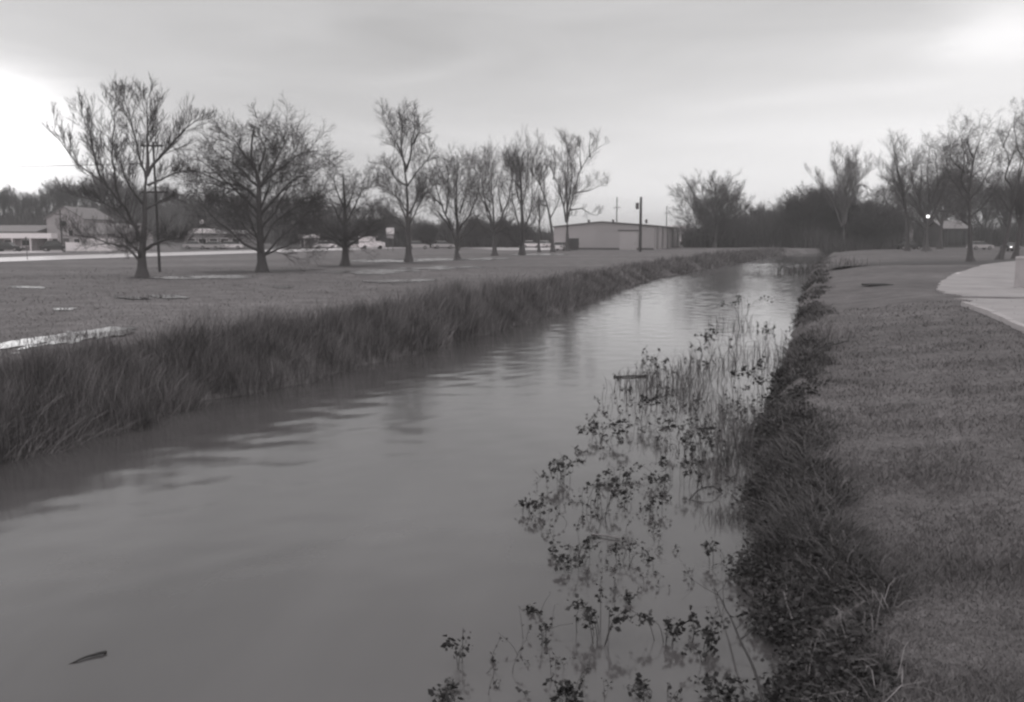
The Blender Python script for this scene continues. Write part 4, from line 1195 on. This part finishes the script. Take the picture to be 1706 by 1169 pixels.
# white panel fence
t = frame_thing('panel_fence', 'low white panel fence in front of the pale garage', 'fence', 146, 140, 0.05)
for i in range(4): MB().box(-3.4 + i * 1.72, -1.75 + i * 1.72, -0.03, 0.03, 0.12, 1.5).build('panel', M['whitewall'], t)
for i in range(5): MB().box(-3.47 + i * 1.72, -3.402 + i * 1.72, -0.05, 0.05, 0, 1.6).build('post', M['whitewall'], t)
# pale store with bright fascia behind the second tree
t, w, he, hr = gable_house('store', 'wide low grey store with a short glaring white fascia, behind parked cars', 306, 404, 185, 390, 384, 413, 'greywall', 'shingle', 14, 0, 'eave')
MB().box(-w / 2 + 2.3, -w / 2 + 6.6, -0.9, -0.18, 3.1, 4.0).build('fascia', M['white'], t)
for i in range(5): window(t, -w / 2 + 0.7 + i * 2.3, -w / 2 + 2.4 + i * 2.3, 0.5, 2.0, 0)
# small carport
t = frame_thing('carport', 'small open carport with bright white fascia between two trees', 'carport', 512, 185, 0)
for sx in (-1.5, 1.5):
    for sy in (0.1, 3.6): MB().box(sx - 0.07, sx + 0.07, sy - 0.07, sy + 0.07, 0, 2.0).build('post', M['whitewall'], t)
MB().box(-1.75, 1.75, -0.25, 4.0, 2.003, 2.8).build('roof', M['white'], t)
MB().box(-1.4, 1.4, 3.72, 3.8, 0, 2.0).build('back_wall', M['greywall'], t)
# far houses on the right
t, w, he, hr = gable_house('far_house', 'low far house with light roof and dark shaded porch, behind the lawn trees', 1574, 1612, 195, 380, 368, 406, 'asphalt', 'shingle', 9, 0, 'eave', 0.5)
MB().box(-w / 2, w / 2, -1.4, -0.05, 0.0, 0.2).build('porch_floor', M['asphalt'], t)
for i in range(4): MB().box(-w / 2 + 0.1 + i * (w - 0.35) / 3, -w / 2 + 0.25 + i * (w - 0.35) / 3, -1.35, -1.2, 0.203, he - 0.35).build('post', M['asphalt'], t)
MB().box(-w / 2 + 0.3, w / 2 - 0.3, -0.05, -0.01, 0.5, he - 0.5).build('window', M['glass'], t)
t, w, he, hr = gable_house('far_house', 'small grey far house left of the lamp, half hidden by trunks', 1498, 1522, 205, 378, 366, 404, 'greywall', 'shingledark', 8, 0, 'gable')
window(t, -1.0, 0.2, 1.0, 2.0, 0)
# white trailer and tank beyond the warehouse
t = frame_thing('box_trailer', 'bright white box trailer showing past the end of the warehouse', 'trailer', 1130, 228, 0.3)
MB().box(-2.6, 2.6, -1.2, 1.2, 1.1, 5.1).build('box', M['white'], t)
MB().box(-2.5, 2.5, -1.1, 1.1, 0.75, 1.09).build('chassis', M['darkpaint'], t)
for sx in (-1.8, 1.7):
    for sy in (-1.05, 1.05): MB().cyl((sx, sy - 0.14, 0.5), (sx, sy + 0.14, 0.5), 0.5, n=14).build('wheel', M['tyre'], t)

# ------------------------------------------------------------------ poles, lamps and signs
def upole(label, px, d, top_py, arms, m, r=0.15, base=None, transformer=None):
    p = at(px, top_py, d); t = thing('utility_pole', label, 'utility pole', (p[0], d, terrain1(p[0], d)))
    H = p[2]
    MB().cyl((0, 0, -0.2), (0, 0, H), r, r * 0.68, 10).build('pole', M[m], t)
    for py, half in arms:
        z = at(px, py, d)[2]
        c = MB().box(-half, half, -r - 0.14, -r - 0.005, z - 0.055, z + 0.055).build('crossarm', M[m], t)
        for k in (-0.9, -0.45, 0.45, 0.9): MB().cyl((k * half, -r - 0.07, z + 0.08), (k * half, -r - 0.07, z + 0.26), 0.05, 0.04, 6).build('insulator', M['ceramic'], c)
    if transformer:
        z = at(px, transformer, d)[2]
        MB().cyl((-r - 0.3, 0, z - 0.5), (-r - 0.3, 0, z + 0.5), 0.27, n=10).build('transformer', M['metaldark'], t)
    return t, H
t, H = upole('dark pole with a crossarm close behind the leftmost big tree', 255, 62, 236, [(243, 0.75), (320, 0.95)], 'wood', 0.10)
upole('stout dark pole standing alone in front of the warehouse door', 1068, 143, 328, [], 'wood', 0.27, transformer=343)
upole('slim far pole with crossarm rising behind the warehouse roof', 1028, 215, 328, [(346, 0.9)], 'farpole', 0.17)
upole('slim far pole with crossarm near the white trailer', 1111, 255, 343, [(355, 0.9)], 'farpole', 0.17)
x0, z0 = at(255, 272, 62)[0] - 0.2, at(255, 272, 62)[2]
pts = [np.array((x0 - u * 46, 62 + u * 4, z0 + 0.25 * u - 1.2 * u * (1 - u))) for u in np.linspace(0, 1, 12)]
P = resample(pts, 24); v, q = tubes(P[None], np.full((1, 24), 0.022), 5)
tag(link('power_line', arr_mesh('power_line', v, q), M['wire']), 'thin cable running from the near pole out past the bright sky', 'cable')
# far slim post in the field edge
t = frame_thing('marker_post', 'very thin dark post by the road in front of the shop', 'post', 43, 92)
MB().cyl((0, 0, 0), (0, 0, 2.4), 0.035, 0.03, 8).build('shaft', M['metaldark'], t)
MB().box(-0.1, 0.1, -0.05, -0.037, 2.0, 2.35).build('plate', M['metaldark'], t)
t = frame_thing('service_pole', 'slim dark service pole in front of the tall gabled house', 'pole', 102.5, 146)
MB().cyl((0, 0, 0), (0, 0, 6.6), 0.13, 0.09, 8).build('shaft', M['wood'], t)
MB().box(-0.5, 0.5, -0.2, -0.12, 5.9, 6.05).build('crossarm', M['wood'], t)
# two-panel road sign
t = frame_thing('road_sign', 'white two panel sign on a post beside the road behind the trees', 'sign', 650, 150)
for sx in (-0.42, 0.42): MB().cyl((sx, 0.06, 0), (sx, 0.06, 3.75), 0.06, n=8).build('post', M['metaldark'], t)
MB().box(-0.68, 0.68, -0.03, 0.0, 2.75, 3.85).build('upper_panel', M['white'], t)
MB().box(-0.6, 0.6, -0.03, 0.0, 2.1, 2.6).build('lower_panel', M['palewall'], t)
t = frame_thing('round_sign', 'small round white sign on a pole above the grey store', 'sign', 337, 175)
MB().cyl((0, 0.1, 0), (0, 0.1, 5.2), 0.08, n=8).build('post', M['metaldark'], t)
MB().cyl((0, -0.02, 5.25), (0, 0.06, 5.25), 0.42, n=20).build('disc', M['white'], t)
# lit lamp on the right
t = frame_thing('street_lamp', 'lit street lamp glowing in front of the dark trees', 'street lamp', 1544, 138)
Hl = at(1544, 360, 138)[2]
MB().cyl((0, 0, 0), (0, 0, Hl - 0.35), 0.10, 0.07, 10).build('pole', M['metaldark'], t)
lh = MB().cyl((0, 0, Hl - 0.35), (0, 0, Hl - 0.25), 0.14, 0.19, 12).build('lamp_collar', M['metaldark'], t)
hd = MB(); 
rings = [(0.16, -0.245), (0.22, -0.1), (0.23, 0.0), (0.19, 0.1), (0.10, 0.17)]
for (r0, a0), (r1, a1) in zip(rings[:-1], rings[1:]): hd.cyl((0, 0, Hl + a0), (0, 0, Hl + a1), r0, r1, 14)
hd.build('lamp_globe', M['lamp'], t)

# ------------------------------------------------------------------ vehicles
def car_parts(t, m, tall=1.0, L=4.4, Wd=1.75, lit=False):
    """car along x; body, cabin glass, wheels, lamps"""
    h = 1.45 * tall; k = L / 4.4
    low = [(-2.2 * k, 0.35), (-2.15 * k, 0.85), (-1.6 * k, 0.92), (1.0 * k, 0.92), (2.05 * k, 0.80), (2.2 * k, 0.6), (2.18 * k, 0.32)]
    b = MB().prism_y(low, -Wd / 2, Wd / 2)
    body = b.build('body', m, t)
    wi = Wd / 2 - 0.03
    cab = [(-1.75 * k, 0.925), (1.05 * k, 0.925), (0.35 * k, h), (-1.25 * k, h)]
    n = 4
    vs = [(x, -(wi if z < 1 else wi - 0.2), z) for x, z in cab] + [(x, (wi if z < 1 else wi - 0.2), z) for x, z in cab]
    MB().add(vs, [(0, 1, 2, 3), (7, 6, 5, 4), (0, 4, 5, 1), (1, 5, 6, 2), (2, 6, 7, 3), (3, 7, 4, 0)]).build('cabin', M['glass'], t)
    MB().box(-1.28 * k, 0.38 * k, -wi + 0.17, wi - 0.17, h + 0.003, h + 0.06).build('roof', m, t)
    for sx in (-1.35 * k, 1.35 * k):
        for sy in (-Wd / 2 + 0.07, Wd / 2 - 0.07):
            w = MB().cyl((sx, sy - 0.11, 0.33), (sx, sy + 0.11, 0.33), 0.33, n=16).build('wheel', M['tyre'], t)
            s_ = -1 if sy < 0 else 1
            MB().cyl((sx, sy + s_ * 0.112, 0.33), (sx, sy + s_ * 0.13, 0.33), 0.19, n=12).build('rim', M['rim'], w)
    for sy in (-0.58, 0.58):
        MB().box(2.19 * k, 2.23 * k, sy - 0.17, sy + 0.17, 0.58, 0.76).build('headlight', M['headlamp'] if lit else M['white'], t)
        MB().box(-2.24 * k, -2.18 * k, sy - 0.15, sy + 0.15, 0.62, 0.8).build('tail_light', M['taillamp'], t)
def car(label, px, d, m, rz=0.0, tall=1.0, L=4.4, name='parked_car', lit=False, cat='car'):
    t = frame_thing(name, label, cat, px, d, rz); t['group'] = 'parked cars far across the field'
    car_parts(t, M[m], tall, L, lit=lit); return t
car('black car parked under the shop fascia', 12, 143, 'black', 0.1)
car('dark tall car parked at the corner of the shop', 92, 143, 'black', 0.3, 1.15)
car('silver car nearest the leftmost tree, in front of the grey store', 325, 172, 'silver', 0.15)
car('pale car between two others before the grey store', 352, 168, 'silver', 2.9)
car('white car parked at the far end of the grey store front', 384, 170, 'white', 0.2)
car('white car parked beside the carport', 541, 178, 'white', 0.4)
car('white car partly behind the stocky tree trunk', 592, 172, 'white', 0.2)
car('silver car between the V tree and the slender tree', 696, 170, 'silver', 0.1)
car('pale car near the sign, behind the dark shrubs', 738, 178, 'silver', 0.3)
car('white car seen between the narrow tree and thin young tree', 884, 185, 'white', 0.2)
car('white car farther back past the thin young tree', 908, 190, 'white', 1.2)
car('white car parked against the rubbish skip', 934, 152, 'white', 1.3)
car('dark car parked far beyond the end of the warehouse', 1152, 205, 'darkpaint', 0.4)
car('white car half hidden by the bushy tree past the warehouse', 1172, 215, 'white', 0.8)
car('long black car parked on the lawn side before the small grey house', 1515, 165, 'black', 0.05, 1.05, 4.8)
car('light roofed car parked right of the straight trunked tree', 1634, 165, 'silver', 0.1)
car('car facing the creek with one headlight glaring, between two leaning trunks', 1684, 150, 'darkpaint', -1.75, lit=True)
# white van
t = frame_thing('delivery_van', 'tall white van parked right of the stocky tree', 'van', 619, 170, 0.3); t['group'] = 'parked cars far across the field'
MB().prism_y([(-2.3, 0.4), (-2.3, 2.35), (1.1, 2.4), (1.7, 1.45), (2.4, 1.2), (2.4, 0.4)], -0.95, 0.95).build('body', M['white'], t)
MB().prism_y([(1.16, 2.25), (1.66, 1.5), (0.6, 1.5), (0.6, 2.25)], -0.965, 0.965).build('cab_window', M['glass'], t)
for sx in (-1.45, 1.5):
    for sy in (-0.87, 0.87): MB().cyl((sx, sy - 0.12, 0.36), (sx, sy + 0.12, 0.36), 0.36, n=16).build('wheel', M['tyre'], t)
for sy in (-0.65, 0.65): MB().box(2.402, 2.43, sy - 0.15, sy + 0.15, 0.7, 0.95).build('headlight', M['rim'], t)

# ------------------------------------------------------------------ sky and light
wd_ = bpy.data.worlds.new('World'); S.world = wd_; wd_.use_nodes = True
N, Lk = wd_.node_tree.nodes, wd_.node_tree.links
bg = N['Background']; bg.inputs['Strength'].default_value = 0.1
def nm(op, a, b=None, c=None):
    n = N.new('ShaderNodeMath'); n.operation = op
    for i, x in enumerate((a, b, c)):
        if x is None: continue
        if isinstance(x, (int, float)): n.inputs[i].default_value = x
        else: Lk.new(x, n.inputs[i])
    return n.outputs[0]
SUN_EL, SUN_AZ = math.radians(24), math.radians(-48)
sky = N.new('ShaderNodeTexSky'); sky.sky_type = 'NISHITA'; sky.sun_disc = False
sky.sun_elevation = SUN_EL; sky.sun_rotation = SUN_AZ
bw = N.new('ShaderNodeRGBToBW'); Lk.new(sky.outputs[0], bw.inputs[0])
tc = N.new('ShaderNodeTexCoord')
sep = N.new('ShaderNodeSeparateXYZ'); Lk.new(tc.outputs['Generated'], sep.inputs[0])
az = nm('ARCTAN2', sep.outputs[0], sep.outputs[1]); el = nm('ARCSINE', sep.outputs[2])
# cloud structure: long low bands, warped
def cloud(scale, sx, sz, det, dist=0.6, seed=0.0):
    mp = N.new('ShaderNodeMapping'); mp.inputs['Scale'].default_value = (sx, sx, sz); mp.inputs['Location'].default_value = (seed, seed * 2, seed)
    mp.inputs['Rotation'].default_value = (0.0, 0.10, 0.0)
    Lk.new(tc.outputs['Generated'], mp.inputs['Vector'])
    n = N.new('ShaderNodeTexNoise'); n.inputs['Scale'].default_value = scale; n.inputs['Detail'].default_value = det; n.inputs['Distortion'].default_value = dist
    n.inputs['Roughness'].default_value = 0.5
    Lk.new(mp.outputs[0], n.inputs['Vector'])
    return nm('SUBTRACT', n.outputs['Fac'], 0.5)
c1 = cloud(1.3, 1.0, 6.0, 4, 0.5, 3.1); c2 = cloud(4.0, 1.0, 5.0, 5, 0.8, 1.7)
azw = nm('ADD', az, nm('MULTIPLY', c2, 0.10)); elw = nm('ADD', el, nm('MULTIPLY', c2, 0.06))
def blob(px, py, sx, sy, amp):
    a0, e0 = dirAE(px, py)
    u = nm('DIVIDE', nm('SUBTRACT', azw, a0), sx / F); v = nm('DIVIDE', nm('SUBTRACT', elw, e0), sy / F)
    r2 = nm('ADD', nm('MULTIPLY', u, u), nm('MULTIPLY', v, v))
    return nm('MULTIPLY', nm('EXPONENT', nm('MULTIPLY', r2, -1.0)), amp)
val = nm('ADD', 0.565, nm('MULTIPLY', c1, 0.26))
val = nm('ADD', val, nm('MULTIPLY', c2, 0.24))
for b_ in ((-170, 240, 190, 98, 2.4), (1720, 260, 620, 200, 0.27), (1250, 320, 560, 110, 0.30), (1450, 215, 420, 26, 0.07), (1600, 150, 260, 20, 0.06), (1150, 175, 120, 14, 0.04), (700, 215, 260, 30, 0.03), (480, 70, 240, 40, -0.03), (1720, 40, 120, 55, 0.34), (1500, 140, 150, 16, 0.06), (1310, 170, 90, 14, 0.06), (1706, 90, 250, 160, 0.05)):
    val = nm('ADD', val, blob(*b_))
# unseen sky overhead and behind the camera, brightened to add light
val = nm('ADD', val, nm('MULTIPLY', nm('MAXIMUM', nm('SUBTRACT', el, 0.42), 0.0), 0.75))
val = nm('ADD', val, nm('MULTIPLY', nm('MAXIMUM', nm('MULTIPLY', sep.outputs[1], -1.0), 0.0), 0.50))
tot = nm('ADD', nm('MULTIPLY', val, 9.0), nm('MULTIPLY', bw.outputs[0], 0.10))
cmb = N.new('ShaderNodeVectorMath'); cmb.operation = 'SCALE'; cmb.inputs[0].default_value = (1.008, 0.996, 1.002)
Lk.new(tot, cmb.inputs['Scale']); Lk.new(cmb.outputs[0], bg.inputs['Color'])

sun = bpy.data.lights.new('sun', 'SUN'); sun.energy = 0.5; sun.angle = math.radians(25); sun.color = (1.0, 0.98, 0.975)
so = bpy.data.objects.new('sun', sun); COL.objects.link(so)
dv = Vector((math.sin(SUN_AZ) * math.cos(SUN_EL), math.cos(SUN_AZ) * math.cos(SUN_EL), math.sin(SUN_EL)))
so.rotation_euler = dv.to_track_quat('Z', 'Y').to_euler()

# damp air over the flooded field: one even volume round everything
hz_ = bpy.data.materials.new('damp_air'); hz_.use_nodes = True
hn, hl = hz_.node_tree.nodes, hz_.node_tree.links
for n_ in list(hn):
    if n_.type != 'OUTPUT_MATERIAL': hn.remove(n_)
pv = hn.new('ShaderNodeVolumePrincipled'); pv.inputs['Color'].default_value = (0.97, 0.96, 0.965, 1); pv.inputs['Density'].default_value = HAZE
hl.new(pv.outputs[0], [n_ for n_ in hn if n_.type == 'OUTPUT_MATERIAL'][0].inputs['Volume'])
hb = MB().box(-1700, 1900, -60, 1600, -3.6, 34).build('haze', hz_); tag(hb, kind='stuff')

S.view_settings.view_transform = 'Standard'; S.view_settings.look = 'None'
S.view_settings.exposure = 0; S.view_settings.gamma = 1; S.view_settings.use_curve_mapping = False
S.render.engine = 'CYCLES'
S.cycles.pixel_filter_type = 'BLACKMAN_HARRIS'; S.cycles.filter_width = 2.5
S.cycles.use_denoising = True
S.cycles.max_bounces = 5; S.cycles.diffuse_bounces = 3; S.cycles.glossy_bounces = 3; S.cycles.transparent_max_bounces = 4
